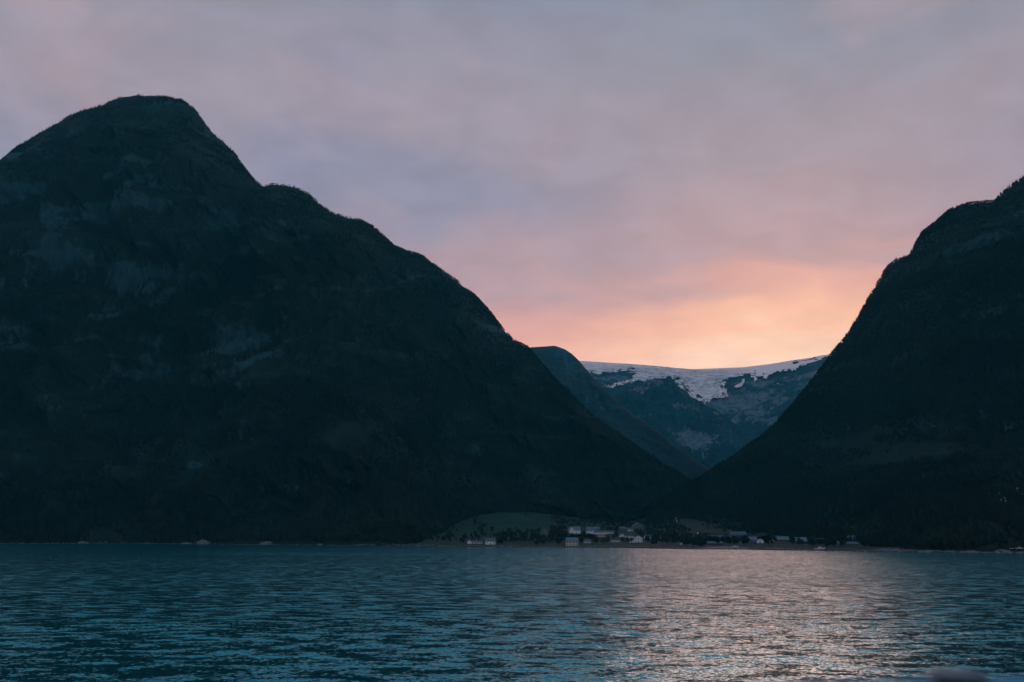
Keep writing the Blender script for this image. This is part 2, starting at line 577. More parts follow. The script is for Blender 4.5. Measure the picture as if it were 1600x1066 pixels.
P4, px4, t4 = loft(955, 1880, 560, [footC, (betweenC(.15, .22, 15), 50), (betweenC(.36, .50, 25), 50), (betweenC(.66, .66, 30), 50), (betweenC(.9, .84, 12), 20), (ridgeC, 3), ([(p, q + 25, y_ + 450) for p, q, y_ in ridgeC], 20)], 270)
tt = np.broadcast_to(t4[None, :], P4.shape[:2])
env = sst(0, 0.8, tt) * (1 - 0.95 * sst(3.9, 5.0, tt))
env = np.where(tt > 5, 0.05, env)
d = uneven(P4, 120, 340, 61, 58.0)
P4 = P4.copy()
P4[..., 1] -= d * env
P4[..., 0] += d * env * 0.2
P4[..., 2] += fbm(P4[..., 0] / 50, P4[..., 1] / 50, 4, 79) * 5 * sst(0, 0.4, tt) * (1 - 0.72 * sst(4.5, 5, tt))
spA, spB = project(P4)
stp, _ = steep(P4)
rk = stp * 0.40 - 0.08 + 0.32 * fbm(P4[..., 0] / 240, P4[..., 2] / 150, 4, 23)
rk += bands(P4, 0.22, 71) - 0.04
for cx, cy, sx, sy, a in ((1590, 745, 30, 14, .8), (1560, 765, 22, 8, .4), (1572, 672, 16, 14, .5), (1405, 716, 10, 6, .3), (1315, 697, 14, 4, .35), (1450, 668, 34, 6, .2), (1532, 652, 6, 12, .5), (1540, 806, 14, 5, .4),
                          (1460, 495, 25, 14, .35), (1590, 300, 20, 25, .35), (1500, 400, 60, 50, .1)):
    rk += a * gauss(spA, spB, cx, cy, sx, sy)
rock4 = np.clip(rk, 0, 1)
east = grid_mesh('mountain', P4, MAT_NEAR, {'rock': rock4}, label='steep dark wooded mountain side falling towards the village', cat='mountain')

# ------------------------------------------------------------------ head of the valley under the ice cap
ridgeD = [(820, 560, 8800), (880, 565, 8800), (912, 567, 8800), (945, 569, 8800), (980, 571, 8800), (1020, 574, 8800), (1060, 578, 8800), (1100, 581, 8700), (1150, 580, 8500), (1190, 574, 8200), (1230, 567, 7900), (1270, 561, 7600), (1298, 556, 7300), (1340, 545, 7000), (1400, 520, 6800)]
lineD3 = [(820, 585, 8000), (912, 582, 8000), (980, 585, 8050), (1060, 590, 8000), (1120, 595, 7900), (1165, 592, 7600), (1200, 584, 7500), (1250, 574, 7300), (1298, 566, 6900), (1400, 540, 6500)]
lineD2 = [(820, 625, 7000), (912, 615, 7000), (980, 618, 7300), (1060, 612, 7400), (1105, 628, 7000), (1150, 612, 7000), (1200, 605, 6900), (1250, 592, 6800), (1298, 582, 6500), (1400, 560, 6200)]
lineD1 = [(820, 700, 6000), (960, 665, 6200), (1050, 660, 6300), (1120, 648, 6500), (1180, 655, 6300), (1240, 645, 6100), (1298, 630, 5900), (1400, 620, 5600)]
lineD0 = [(820, 770, 4900), (960, 750, 5000), (1060, 742, 5100), (1120, 738, 5200), (1180, 725, 5200), (1240, 715, 5200), (1298, 715, 5100), (1400, 700, 5000)]
lineDm = [(820, 800, 4200), (1400, 800, 4200)]
P3, px3, t3 = loft(820, 1400, 440, [lineDm, (lineD0, 30), (lineD1, 25), (lineD2, 15), (lineD3, 15), (ridgeD, 6), ([(p, q + 8, y_ + 900) for p, q, y_ in ridgeD], 20)], 230)
tt = np.broadcast_to(t3[None, :], P3.shape[:2])
env = sst(0, 0.8, tt) * (1 - sst(3.0, 4.3, tt))
P3 = P3.copy()
d = uneven(P3, 130, 420, 91, 60.0)
P3[..., 1] -= d * env
P3[..., 2] += fbm(P3[..., 0] / 130, P3[..., 1] / 130, 5, 80) * 22 * (env * 0.85 + 0.03)
spA, spB = project(P3)
stp, _ = steep(P3)
rock3 = np.clip(0.28 + stp * 0.5 + 0.32 * fbm(P3[..., 0] / 300, P3[..., 2] / 170, 4, 24) + 0.35 * gauss(spA, spB, 1080, 680, 30, 22) + .3 * gauss(spA, spB, 1140, 640, 60, 20)
                - 0.35 * sst(640, 720, spB), 0, 1)
head = grid_mesh('mountain', P3, MAT_FAR, {'rock': rock3}, label='bare rock headwall coloured haze blue at the end of the valley below the ice', cat='mountain')


# glacier: its own sheet of ice, lifted off the rock
def inside(px, py, poly):
    poly = np.array(poly, float)
    n = len(poly)
    res = np.zeros(px.shape, bool)
    j = n - 1
    for i in range(n):
        xi, yi = poly[i]
        xj, yj = poly[j]
        c = ((yi > py) != (yj > py)) & (px < (xj - xi) * (py - yi) / (yj - yi + 1e-9) + xi)
        res ^= c
        j = i
    return res


jx = fbm(P3[..., 0] / 60, P3[..., 2] / 60, 4, 101) * 2.6
jy = fbm(P3[..., 0] / 60, P3[..., 2] / 60, 4, 102) * 2.2
qx, qy = spA + jx, spB + jy
ice = [(860, 540), (1400, 500), (1400, 548), (1292, 560), (1268, 570), (1240, 583), (1215, 584), (1200, 594), (1185, 592), (1181, 598), (1173, 592), (1172, 585), (1160, 590), (1140, 594), (1134, 602),
       (1136, 612), (1140, 625), (1128, 627), (1112, 628), (1103, 635), (1088, 628), (1068, 614), (1054, 600), (1048, 594), (1030, 596), (1010, 598), (985, 603), (968, 607), (948, 612), (940, 606), (958, 602),
       (985, 597), (992, 588), (980, 582), (955, 585), (940, 586), (928, 588), (900, 584), (880, 590), (860, 590)]
m_ice = inside(qx, qy, ice)
m_ice |= inside(qx, qy, [(1143, 607), (1158, 601), (1160, 595), (1165, 596), (1164, 603), (1157, 609), (1150, 609)])
m_ice |= inside(spA + jx * .4, spB + jy * .4, [(1205, 602), (1218, 601), (1233, 596.5), (1233, 598.5), (1220, 603), (1207, 604)])
pn = fbm(P3[..., 0] / 35, P3[..., 2] / 30, 4, 103)
m_ice |= inside(spA + 2.6 * jx + 4 * pn, spB + 2.6 * jy + 3 * pn, ice) & (pn > 0.12)
m_ice &= ~(inside(spA + 9, spB, ice) ^ inside(spA - 9, spB + 5, ice)) | (pn < 0.38)
m_ice &= ~inside(qx, qy, [(1238, 569), (1252, 563.5), (1275, 560), (1268, 563.5), (1250, 568), (1240, 571)])
m_ice &= ~inside(qx, qy, [(1135, 598), (1148, 592), (1160, 591), (1165, 594), (1150, 600), (1138, 604)])
PG = P3.copy()
gx_, gy_ = PG[..., 0], PG[..., 1]
crev = ridged(gx_ / 90, gy_ / 60, 4, 111, 0.6)
steepzone = sst(4.4, 3.4, tt)
PG[..., 2] += 14 + crev * (2.0 + 11 * steepzone) + fbm(gx_ / 260, gy_ / 260, 3, 112) * 8 * steepzone
fm = m_ice[:-1, :-1] & m_ice[1:, :-1] & m_ice[1:, 1:] & m_ice[:-1, 1:]
fm &= (tt[:-1, :-1] < 5.95)
mi, t, b = new_mat('glacier_ice')
g = N(t, 'ShaderNodeNewGeometry')
at = N(t, 'ShaderNodeAttribute', attribute_name='broken')
n1 = noise(t, g.outputs['Position'], 0.011, 6, 0.65, 0.4)
n2 = noise(t, g.outputs['Position'], 0.05, 5, 0.65)
mp = N(t, 'ShaderNodeMapping')
mp.inputs['Scale'].default_value = (1, 1, 3.5)
t.links.new(g.outputs['Position'], mp.inputs[0])
n3 = noise(t, mp.outputs[0], 0.02, 5, 0.6, 0.8)
clean = (0.97, 0.90, 0.92, 1)  # faint pink of the evening light tinted into the snow
crevasse_dark = ramp(t, M(t, 'MULTIPLY', M(t, 'ADD', n1, M(t, 'ADD', n2, n3)), 0.3333), [(0.435, (0.15, 0.19, 0.25, 1)), (0.480, (0.46, 0.48, 0.54, 1)), (0.53, (0.93, 0.88, 0.90, 1))], 'LINEAR')  # darkness of the crevasses painted into the ice as noise mottling
c = mixc(t, at.outputs['Fac'], clean, crevasse_dark)
t.links.new(c, b.inputs['Base Color'])
b.inputs['Roughness'].default_value = 0.6
bp = N(t, 'ShaderNodeBump')
bp.inputs['Distance'].default_value = 10.0
t.links.new(M(t, 'MULTIPLY', M(t, 'ADD', n2, n3), at.outputs['Fac']), bp.inputs['Height'])
t.links.new(bp.outputs[0], b.inputs['Normal'])
broken = np.clip(sst(1185, 1120, spA) * sst(566, 584, spB + 2 * jy) + 0.12, 0, 1) * (1 - 0.35 * sst(598, 612, spB))
glacier = grid_mesh('glacier', PG, mi, {'broken': broken}, label='pale crevassed glacier tongue spilling from the ice cap over the rock', cat='glacier', facemask=fm)

# farther snow dome behind the ice edge
ridgeE = [(1010, 590, 10800), (1060, 580, 10800), (1085, 577, 10800), (1120, 575.5, 10800), (1160, 574, 10800), (1200, 569, 10700), (1240, 563, 10500), (1280, 556.5, 10300), (1310, 551, 10100), (1400, 530, 10000)]
P5, _, t5 = loft(1010, 1400, 120, [[(p, q + 40, y_ * 0.86) for p, q, y_ in ridgeE], [(p, q + 6, y_ * 0.94) for p, q, y_ in ridgeE], (ridgeE, 8), [(p, q + 5, y_ + 800) for p, q, y_ in ridgeE]], 40)
ms, t, b = new_mat('snow')
g = N(t, 'ShaderNodeNewGeometry')
n1 = noise(t, g.outputs['Position'], 0.004, 5, 0.6)
t.links.new(ramp(t, n1, [(0.35, (0.70, 0.72, 0.74, 1)), (0.65, (0.84, 0.85, 0.86, 1))]), b.inputs['Base Color'])
b.inputs['Roughness'].default_value = 0.55
snow = grid_mesh('snow_dome', P5, ms, label='smooth far snow dome lit pink along the skyline', cat='ice cap')

# rock knoll in front of the glacier
ridgeF = [(900, 705, 6200), (930, 650, 6400), (948, 626, 6500), (962, 616, 6500), (985, 606, 6500), (1000, 600, 6500), (1018, 595, 6500), (1035, 593, 6500), (1047, 594, 6500), (1055, 603, 6450), (1068, 612, 6420), (1085, 624, 6350), (1100, 633, 6280), (1115, 641, 6200), (1135, 652, 6100), (1160, 672, 5900), (1200, 700, 5700)]
P6, _, t6 = loft(900, 1200, 230, [[(p, 775, 4900) for p, q, y_ in ridgeF], ([(p, q + 0.62 * (765 - q), y_ * .84) for p, q, y_ in ridgeF], 60), ([(p, q + 0.25 * (765 - q), y_ * .92) for p, q, y_ in ridgeF], 40), ([(p, q + 4, y_ * .975) for p, q, y_ in ridgeF], 10), (ridgeF, 4), ([(p, q + 12, y_ + 350) for p, q, y_ in ridgeF], 12)], 130)
tt = np.broadcast_to(t6[None, :], P6.shape[:2])
env = sst(0, .8, tt) * (1 - 0.92 * sst(2.8, 4, tt))
env = np.where(tt > 4, .08, env)
P6 = P6.copy()
P6[..., 1] -= uneven(P6, 130, 340, 121, 60) * env
P6[..., 2] += fbm(P6[..., 0] / 90, P6[..., 1] / 90, 5, 82) * 14 * (0.2 + 0.8 * env)
spA, spB = project(P6)
stp, _ = steep(P6)
rock6 = np.clip(0.12 + stp * 0.45 + 0.38 * fbm(P6[..., 0] / 260, P6[..., 2] / 150, 4, 25) + .12 * sst(612, 598, spB) + .5 * gauss(spA, spB, 1080, 680, 26, 18), 0, 1)
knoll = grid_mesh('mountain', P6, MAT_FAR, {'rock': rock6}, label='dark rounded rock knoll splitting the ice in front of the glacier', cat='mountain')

# ------------------------------------------------------------------ village land
land_px = [560, 600, 640, 680, 740, 800, 860, 920, 980, 1050, 1100, 1150, 1250, 1350, 1450, 1640]
shoreL = [(p, shore_pts(np.array([float(p)]))[0][0] + 3.0, sY(p) * 0.992) for p in land_px]
bank = [(p, shore_pts(np.array([float(p)]))[0][0] - 2.4, sY(p) + 16) for p in land_px]
mid = [(560, 849, 1560), (640, 845, 1590), (700, 838, 1650), (740, 833, 1700), (800, 828, 1720), (860, 833, 1720), (920, 838, 1680), (980, 840, 1650), (1050, 843, 1620), (1100, 843, 1560), (1150, 845, 1420), (1250, 851, 1290), (1350, 854, 1190), (1450, 857, 1100), (1640, 861, 990)]
backL = [(560, 846, 1640), (640, 840, 1720), (680, 828, 1830), (740, 800, 2000), (800, 795, 2080), (860, 801, 2120), (920, 809, 2120), (980, 816, 2110), (1050, 800, 2110), (1100, 803, 2030), (1150, 828, 1720), (1250, 840, 1450), (1350, 846, 1320), (1450, 855, 1170), (1640, 858, 1040)]
back2 = [(p, q + 3, y_ + 160) for p, q, y_ in backL]
P7, _, t7 = loft(560, 1640, 520, [(shoreL, 1), (bank, 8), (mid, 50), (backL, 40), (back2, 40)], 130)
tt = np.broadcast_to(t7[None, :], P7.shape[:2])
P7 = P7.copy()
P7[..., 2] += fbm(P7[..., 0] / 90, P7[..., 1] / 90, 4, 140) * 3.0 * sst(1.0, 1.8, tt)
P7[..., 2] += fbm(P7[..., 0] / 16, P7[..., 1] / 16, 3, 141) * 0.5 * sst(0.4, 1.0, tt)
P7[..., 1] -= fbm(P7[..., 0] / 40, P7[..., 0] / 90 + 3, 4, 142) * 9 * (1 - sst(1.0, 2.0, tt))
spA, spB = project(P7)
gravel = np.clip(0.2 * sst(1.0, 0.8, tt) + .3 * sst(1430, 1500, spA) * sst(1.1, 0.9, tt) + 1.2 * gauss(spA, spB, 1130, 857, 50, 4.0) + .9 * gauss(spA, spB, 1390, 860, 22, 4), 0, 1)
grass = np.clip(1.0 * gauss(spA, spB, 820, 822, 45, 14) + .6 * gauss(spA, spB, 785, 808, 50, 8) + .35 * gauss(spA, spB, 740, 835, 90, 16) + 1.0 * gauss(spA, spB, 930, 853, 110, 3.2)
                + 1.0 * gauss(spA, spB, 925, 812, 14, 3) + .6 * gauss(spA, spB, 1066, 808, 22, 7) + .3 * fbm(P7[..., 0] / 60, P7[..., 1] / 60, 3, 155) + .45 * fbm(P7[..., 0] / 28, P7[..., 1] / 110, 3, 156) - .12 + 1.2 * gauss(spA, spB, 1215, 855.5, 55, 2.6) + .25, 0, 1)
ml, t, b = new_mat('village_land')
g = N(t, 'ShaderNodeNewGeometry')
ag = N(t, 'ShaderNodeAttribute', attribute_name='gravel')
aw = N(t, 'ShaderNodeAttribute', attribute_name='grass')
n1 = noise(t, g.outputs['Position'], 0.03, 5, 0.6)
n2 = noise(t, g.outputs['Position'], 0.4, 4, 0.6)
meadow = ramp(t, n1, [(0.35, (0.005, 0.026, 0.016, 1)), (0.65, (0.009, 0.056, 0.031, 1))], 'LINEAR')
scrub = ramp(t, n2, [(0.3, (0.010, 0.022, 0.015, 1)), (0.7, (0.024, 0.042, 0.028, 1))], 'LINEAR')
grav = ramp(t, n2, [(0.3, (0.10, 0.12, 0.13, 1)), (0.7, (0.20, 0.22, 0.23, 1))], 'LINEAR')
c = mixc(t, maprange(t, M(t, 'ADD', aw.outputs['Fac'], M(t, 'MULTIPLY', M(t, 'SUBTRACT', n1, 0.5), 0.6)), 0.3, 0.7), scrub, meadow)
c = mixc(t, maprange(t, M(t, 'ADD', ag.outputs['Fac'], M(t, 'MULTIPLY', M(t, 'SUBTRACT', n1, 0.5), 0.8)), 0.55, 0.85), c, grav)
t.links.new(c, b.inputs['Base Color'])
b.inputs['Roughness'].default_value = 0.9
b.inputs['Specular IOR Level'].default_value = 0.2
land = grid_mesh('land', P7, ml, {'gravel': gravel, 'grass': grass}, label='low village shore of fields and gravel at the valley mouth', cat='shore land')

# ------------------------------------------------------------------ terrain lookup


def bvh_of(P):
    nu, nv = P.shape[:2]
    idx = np.arange(nu * nv).reshape(nu, nv)
    f = np.stack([idx[:-1, :-1], idx[1:, :-1], idx[1:, 1:], idx[:-1, 1:]], -1).reshape(-1, 4)
    return BVHTree.FromPolygons([Vector(c) for c in P.reshape(-1, 3).tolist()], f.tolist())


s4 = P4[::2, ::2]
s1 = P1[::2, ::2]
TREES_BVH = [bvh_of(P7), bvh_of(s4), bvh_of(s1)]


def hit(px, py):
    """the place on the ground seen at a pixel of the photograph"""
    r = ray(float(px), float(py))
    dv = Vector(r).normalized()
    best = None
    for bv in TREES_BVH:
        h = bv.ray_cast(Vector((0, 0, CAM_H)), dv)
        if h[0] is not None and (best is None or h[3] < best[1]):
            best = (h[0], h[3])
    return best[0] if best else None


def ground(x, y):
    zz = -1
    for bv in TREES_BVH:
        h = bv.ray_cast(Vector((x, y, 3000)), Vector((0, 0, -1)))
        if h[0] is not None:
            zz = max(zz, h[0].z)
    return zz


# ------------------------------------------------------------------ water
TH = np.concatenate([np.linspace(-math.pi, -0.60, 26)[:-1], np.linspace(-0.60, 0.60, 730), np.linspace(0.60, math.pi, 26)[1:]])
RR = [0.5, 8, 16, 24, 32, 40]
r_ = 56.0
while r_ < 1750:
    RR.append(r_)
    r_ *= 1.0054 if r_ > 170 else (1.0034 if r_ > 120 else 1.0016)
RR += [2200, 3200, 5200, 8000, 12500]
RR = np.array(RR)
cell_r = np.gradient(RR)
cell_t = np.gradient(TH)
Rg, Tg = np.meshgrid(RR, TH, indexing='ij')
Xw, Yw = np.sin(Tg) * Rg, np.cos(Tg) * Rg
cr = np.broadcast_to(cell_r[:, None], Rg.shape)
ct = cell_t[None, :] * Rg
# wind patches: long bands across the fjord
patch = 0.5 + 0.5 * fbm(Xw / 220 + 3, Yw / 75, 4, 201)
patch = np.clip(0.5 + (patch - 0.5) * 1.5, 0, 1)
side = sst(-20, -190, Xw + 0.16 * Yw)                       # lee of the big mountain
patch = patch * (1 - 0.75 * side * sst(270, 330, Rg) * (1 - sst(900, 1300, Rg))) + 0.25 * sst(150, 200, Rg) * (1 - sst(260, 320, Rg))
calm = np.interp(Rg, [0, 60, 250, 420, 900, 1400], [1.0, 1.0, 0.95, 0.9, 0.85, 0.75])
ampf = (0.55 + 0.9 * patch) * calm
Hw = np.zeros_like(Rg)
missing = np.zeros_like(Rg)
NW = 64
total = 0
for k in range(NW):
    lam = 0.22 * (1.25 / 0.22) ** ((k + random.random()) / NW)
    ang_ = random.gauss(0.10, 0.68)
    kx, ky = math.sin(ang_), math.cos(ang_)
    s_k = 0.0120 * (1.0 if lam < 1.1 else (1.1 / lam) ** 0.8)          # rms slope each component adds
    a_k = s_k * lam / (2 * math.pi) * math.sqrt(2)
    kk = 2 * math.pi / lam
    cellw = np.sqrt((cr * ky) ** 2 + (ct * kx) ** 2)
    keep = sst(2.0, 4.0, lam / cellw)
    ph = random.uniform(0, 6.283)
    wob_ = 0
    Hw += keep * a_k * np.sin(kk * (Xw * kx + Yw * ky) + ph)
    missing += (1 - keep ** 2) * s_k ** 2
    total += s_k ** 2
# group the waves so they are not uniform
grp = 0.85 + 0.6 * fbm(Xw / 6, Yw / 3.5, 3, 205)
Hw *= ampf * np.clip(grp, 0.15, 2.2)
sl_missing = np.sqrt(missing) * ampf
print('water slope total', math.sqrt(total))
WP = np.stack([Xw, Yw, Hw], -1)
mw, t, b = new_mat('fjord_water')
b.inputs['Base Color'].default_value = (0.0, 0.32, 0.37, 1)
b.inputs['IOR'].default_value = 1.6
b.inputs['Metallic'].default_value = 0.82
b.inputs['Specular Tint'].default_value = (0.80, 0.95, 1.0, 1)
b.inputs['Roughness'].default_value = 0.12
g = N(t, 'ShaderNodeNewGeometry')
mp = N(t, 'ShaderNodeMapping')
mp.inputs['Scale'].default_value = (0.75, 1.25, 1.0)
t.links.new(g.outputs['Position'], mp.inputs[0])
asl = N(t, 'ShaderNodeAttribute', attribute_name='ripple')
nc = noise(t, mp.outputs[0], 3.4, 2, 0.6, 0.0, 1)
nc2 = noise(t, mp.outputs[0], 0.45, 2, 0.5, 0.0, 1)
v1 = N(t, 'ShaderNodeVectorMath', operation='SUBTRACT')
t.links.new(nc, v1.inputs[0])
v1.inputs[1].default_value = (0.5, 0.5, 0.5)
v2 = N(t, 'ShaderNodeVectorMath', operation='SUBTRACT')
t.links.new(nc2, v2.inputs[0])
v2.inputs[1].default_value = (0.5, 0.5, 0.5)
va = N(t, 'ShaderNodeVectorMath', operation='ADD')
t.links.new(v1.outputs[0], va.inputs[0])
t.links.new(v2.outputs[0], va.inputs[1])
vmul = N(t, 'ShaderNodeVectorMath', operation='MULTIPLY')
t.links.new(va.outputs[0], vmul.inputs[0])
vmul.inputs[1].default_value = (0.42, 1.1, 0.0)
# rms of each noise channel sum is about 0.16
vs = N(t, 'ShaderNodeVectorMath', operation='SCALE')
t.links.new(vmul.outputs[0], vs.inputs[0])
t.links.new(M(t, 'ADD', M(t, 'MULTIPLY', asl.outputs['Fac'], 7.0), 0.72), vs.inputs['Scale'])
vn = N(t, 'ShaderNodeVectorMath', operation='ADD')
t.links.new(g.outputs['Normal'], vn.inputs[0])
t.links.new(vs.outputs[0], vn.inputs[1])
vnn = N(t, 'ShaderNodeVectorMath', operation='NORMALIZE')
t.links.new(vn.outputs[0], vnn.inputs[0])
t.links.new(vnn.outputs[0], b.inputs['Normal'])
water = grid_mesh('water', WP.transpose(1, 0, 2), mw, {'ripple': sl_missing.T}, label='rippled teal fjord water reflecting the pink glow', cat='water')

# ------------------------------------------------------------------ forest prototypes and instancing


def leaf_mat(name, a, b_):
    m, t, b = new_mat(name)
    oi = N(t, 'ShaderNodeObjectInfo')
    g = N(t, 'ShaderNodeNewGeometry')
    n = noise(t, g.outputs['Position'], 0.9, 2, 0.5)
    ns = noise(t, oi.outputs['Location'], 0.006, 4, 0.6, 0.8)
    f = M(t, 'ADD', M(t, 'MULTIPLY', oi.outputs['Random'], 0.35), M(t, 'MULTIPLY', n, 0.2))
    f = M(t, 'ADD', f, M(t, 'MULTIPLY', M(t, 'SUBTRACT', ns, 0.5), 2.4))
    f = M(t, 'ADD', f, 0.2)
    t.links.new(ramp(t, f, [(0.1, a + (1,)), (0.9, b_ + (1,))], 'LINEAR'), b.inputs['Base Color'])
    b.inputs['Roughness'].default_value = 0.9
    b.inputs['Specular IOR Level'].default_value = 0.15
    return m


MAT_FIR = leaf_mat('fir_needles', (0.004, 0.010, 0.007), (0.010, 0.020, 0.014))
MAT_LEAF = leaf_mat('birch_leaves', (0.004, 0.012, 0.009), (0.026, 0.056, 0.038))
MAT_BARK = simple_mat('bark', (0.06, 0.05, 0.045), 0.9, 0.3, 4.0)


def mesh_from(name, verts, faces, mats, fmats=None):
    me = bpy.data.meshes.new(name)
    me.from_pydata([tuple(v) for v in verts], [], [tuple(f) for f in faces])
    for m in mats:
        me.materials.append(m)
    if fmats:
        me.polygons.foreach_set('material_index', fmats)
    me.update()
    return me


def trunk_geo(r, h, n=5, lean=0.0):
    V, F = [], []
    for k, (z_, rr) in enumerate(((0 - 0.8, r * 1.25), (h * 0.5, r * 0.7), (h, r * 0.25))):
        for i in range(n):
            a = 2 * math.pi * i / n
            V.append((rr * math.cos(a) + lean * z_ / max(h, .1), rr * math.sin(a), z_))
    for k in range(2):
        for i in range(n):
            j = (i + 1) % n
            F.append((k * n + i, k * n + j, (k + 1) * n + j, (k + 1) * n + i))
    return V, F


def limb(V, F, a, b_, r):
    a, b_ = Vector(a), Vector(b_)
    dd = (b_ - a).normalized()
    u = dd.orthogonal().normalized()
    w = dd.cross(u)
    o = len(V)
    for p, rr in ((a, r), (b_, r * 0.3)):
        for i in range(3):
            an = 2 * math.pi * i / 3
            V.append(tuple(p + (u * math.cos(an) + w * math.sin(an)) * rr))
    for i in range(3):
        j = (i + 1) % 3
        F.append((o + i, o + j, o + 3 + j, o + 3 + i))


def crown_broad(rs, h, w, n):
    V, F = [], []
    lobes = []
    for _ in range(7):
        a = rs.uniform(0, 6.283)
        rr = rs.uniform(0.1, 0.55) * w
        lobes.append((rr * math.cos(a), rr * math.sin(a), h * rs.uniform(0.42, 0.82), w * rs.uniform(0.38, 0.6)))
    lobes.append((0, 0, h * 0.82, w * 0.42))
    for _ in range(n):
        L = rs.choice(lobes)
        dv = Vector((rs.gauss(0, 1), rs.gauss(0, 1), rs.gauss(0, 1))).normalized()
        p = Vector(L[:3]) + dv * L[3] * rs.uniform(0.55, 1.05)
        p.z = max(p.z, h * 0.14)
        s = w * rs.uniform(0.13, 0.24)
        nn = (dv + Vector((rs.gauss(0, .5), rs.gauss(0, .5), rs.gauss(0, .5)))).normalized()
        u = nn.orthogonal().normalized()
        v = nn.cross(u)
        o = len(V)
        V += [tuple(p + u * s), tuple(p + v * s * 0.8 + nn * s * .3), tuple(p - u * s), tuple(p - v * s * 0.8 - nn * s * .2)]
        F.append((o, o + 1, o + 2, o + 3))
    return V, F


def crown_fir(rs, h, w):
    V, F = [], []
    tiers = 9
    for k in range(tiers):
        f = k / (tiers - 1)
        z_ = h * (0.10 + 0.80 * f)
        rr = w * (1 - f) ** 0.85 + 0.25
        nb = 9 if k < 5 else 6
        off = rs.uniform(0, 6)
        for i in range(nb):
            a = off + 2 * math.pi * i / nb + rs.uniform(-.25, .25)
            L = rr * rs.uniform(0.75, 1.15)
            o = len(V)
            ca, sa = math.cos(a), math.sin(a)
            wd = L * 0.36
            V += [(0, 0, z_ + h * 0.09), (ca * L * .6 - sa * wd, sa * L * .6 + ca * wd, z_ + h * .015), (ca * L, sa * L, z_ - h * 0.035), (ca * L * .6 + sa * wd, sa * L * .6 - ca * wd, z_ + h * .015)]
            F.append((o, o + 1, o + 2, o + 3))
    return V, F


proto = bpy.data.collections.new('forest_trees')
rs = random.Random(5)
for k in range(3):
    V, F = trunk_geo(0.2, 7)
    cv, cf = crown_broad(rs, 9.0 + k, 3.2 + 0.3 * k, 130)
    o = len(V)
    me = mesh_from('birch_tree', V + cv, F + [tuple(i + o for i in f) for f in cf], [MAT_BARK, MAT_LEAF], [0] * len(F) + [1] * len(cf))
    proto.objects.link(bpy.data.objects.new('birch_tree', me))
for k in range(2):
    V, F = trunk_geo(0.22, 11)
    cv, cf = crown_fir(rs, 14.0 + 2 * k, 2.6 + 0.2 * k)
    o = len(V)
    me = mesh_from('fir_tree', V + cv, F + [tuple(i + o for i in f) for f in cf], [MAT_BARK, MAT_FIR], [0] * len(F) + [1] * len(cf))
    proto.objects.link(bpy.data.objects.new('fir_tree', me))


def gn_tree():
    ng = bpy.data.node_groups.new('scatter_trees', 'GeometryNodeTree')
    ng.interface.new_socket('Geometry', in_out='INPUT', socket_type='NodeSocketGeometry')
    ng.interface.new_socket('Geometry', in_out='OUTPUT', socket_type='NodeSocketGeometry')
    gi = ng.nodes.new('NodeGroupInput')
    go = ng.nodes.new('NodeGroupOutput')
    ip = ng.nodes.new('GeometryNodeInstanceOnPoints')
    ci = ng.nodes.new('GeometryNodeCollectionInfo')
    ci.inputs['Collection'].default_value = proto
    ci.inputs['Separate Children'].default_value = True
    ci.inputs['Reset Children'].default_value = True
    ip.inputs['Pick Instance'].default_value = True

    def attr(nm, ty):
        a = ng.nodes.new('GeometryNodeInputNamedAttribute')
        a.data_type = ty
        a.inputs['Name'].default_value = nm
        return a.outputs[0]
    rz = ng.nodes.new('ShaderNodeCombineXYZ')
    ng.links.new(attr('turn', 'FLOAT'), rz.inputs[2])
    ng.links.new(gi.outputs[0], ip.inputs['Points'])
    ng.links.new(ci.outputs[0], ip.inputs['Instance'])
    ng.links.new(attr('which', 'INT'), ip.inputs['Instance Index'])
    ng.links.new(rz.outputs[0], ip.inputs['Rotation'])
    ng.links.new(attr('size', 'FLOAT'), ip.inputs['Scale'])
    ng.links.new(ip.outputs[0], go.inputs[0])
    return ng


GN = gn_tree()


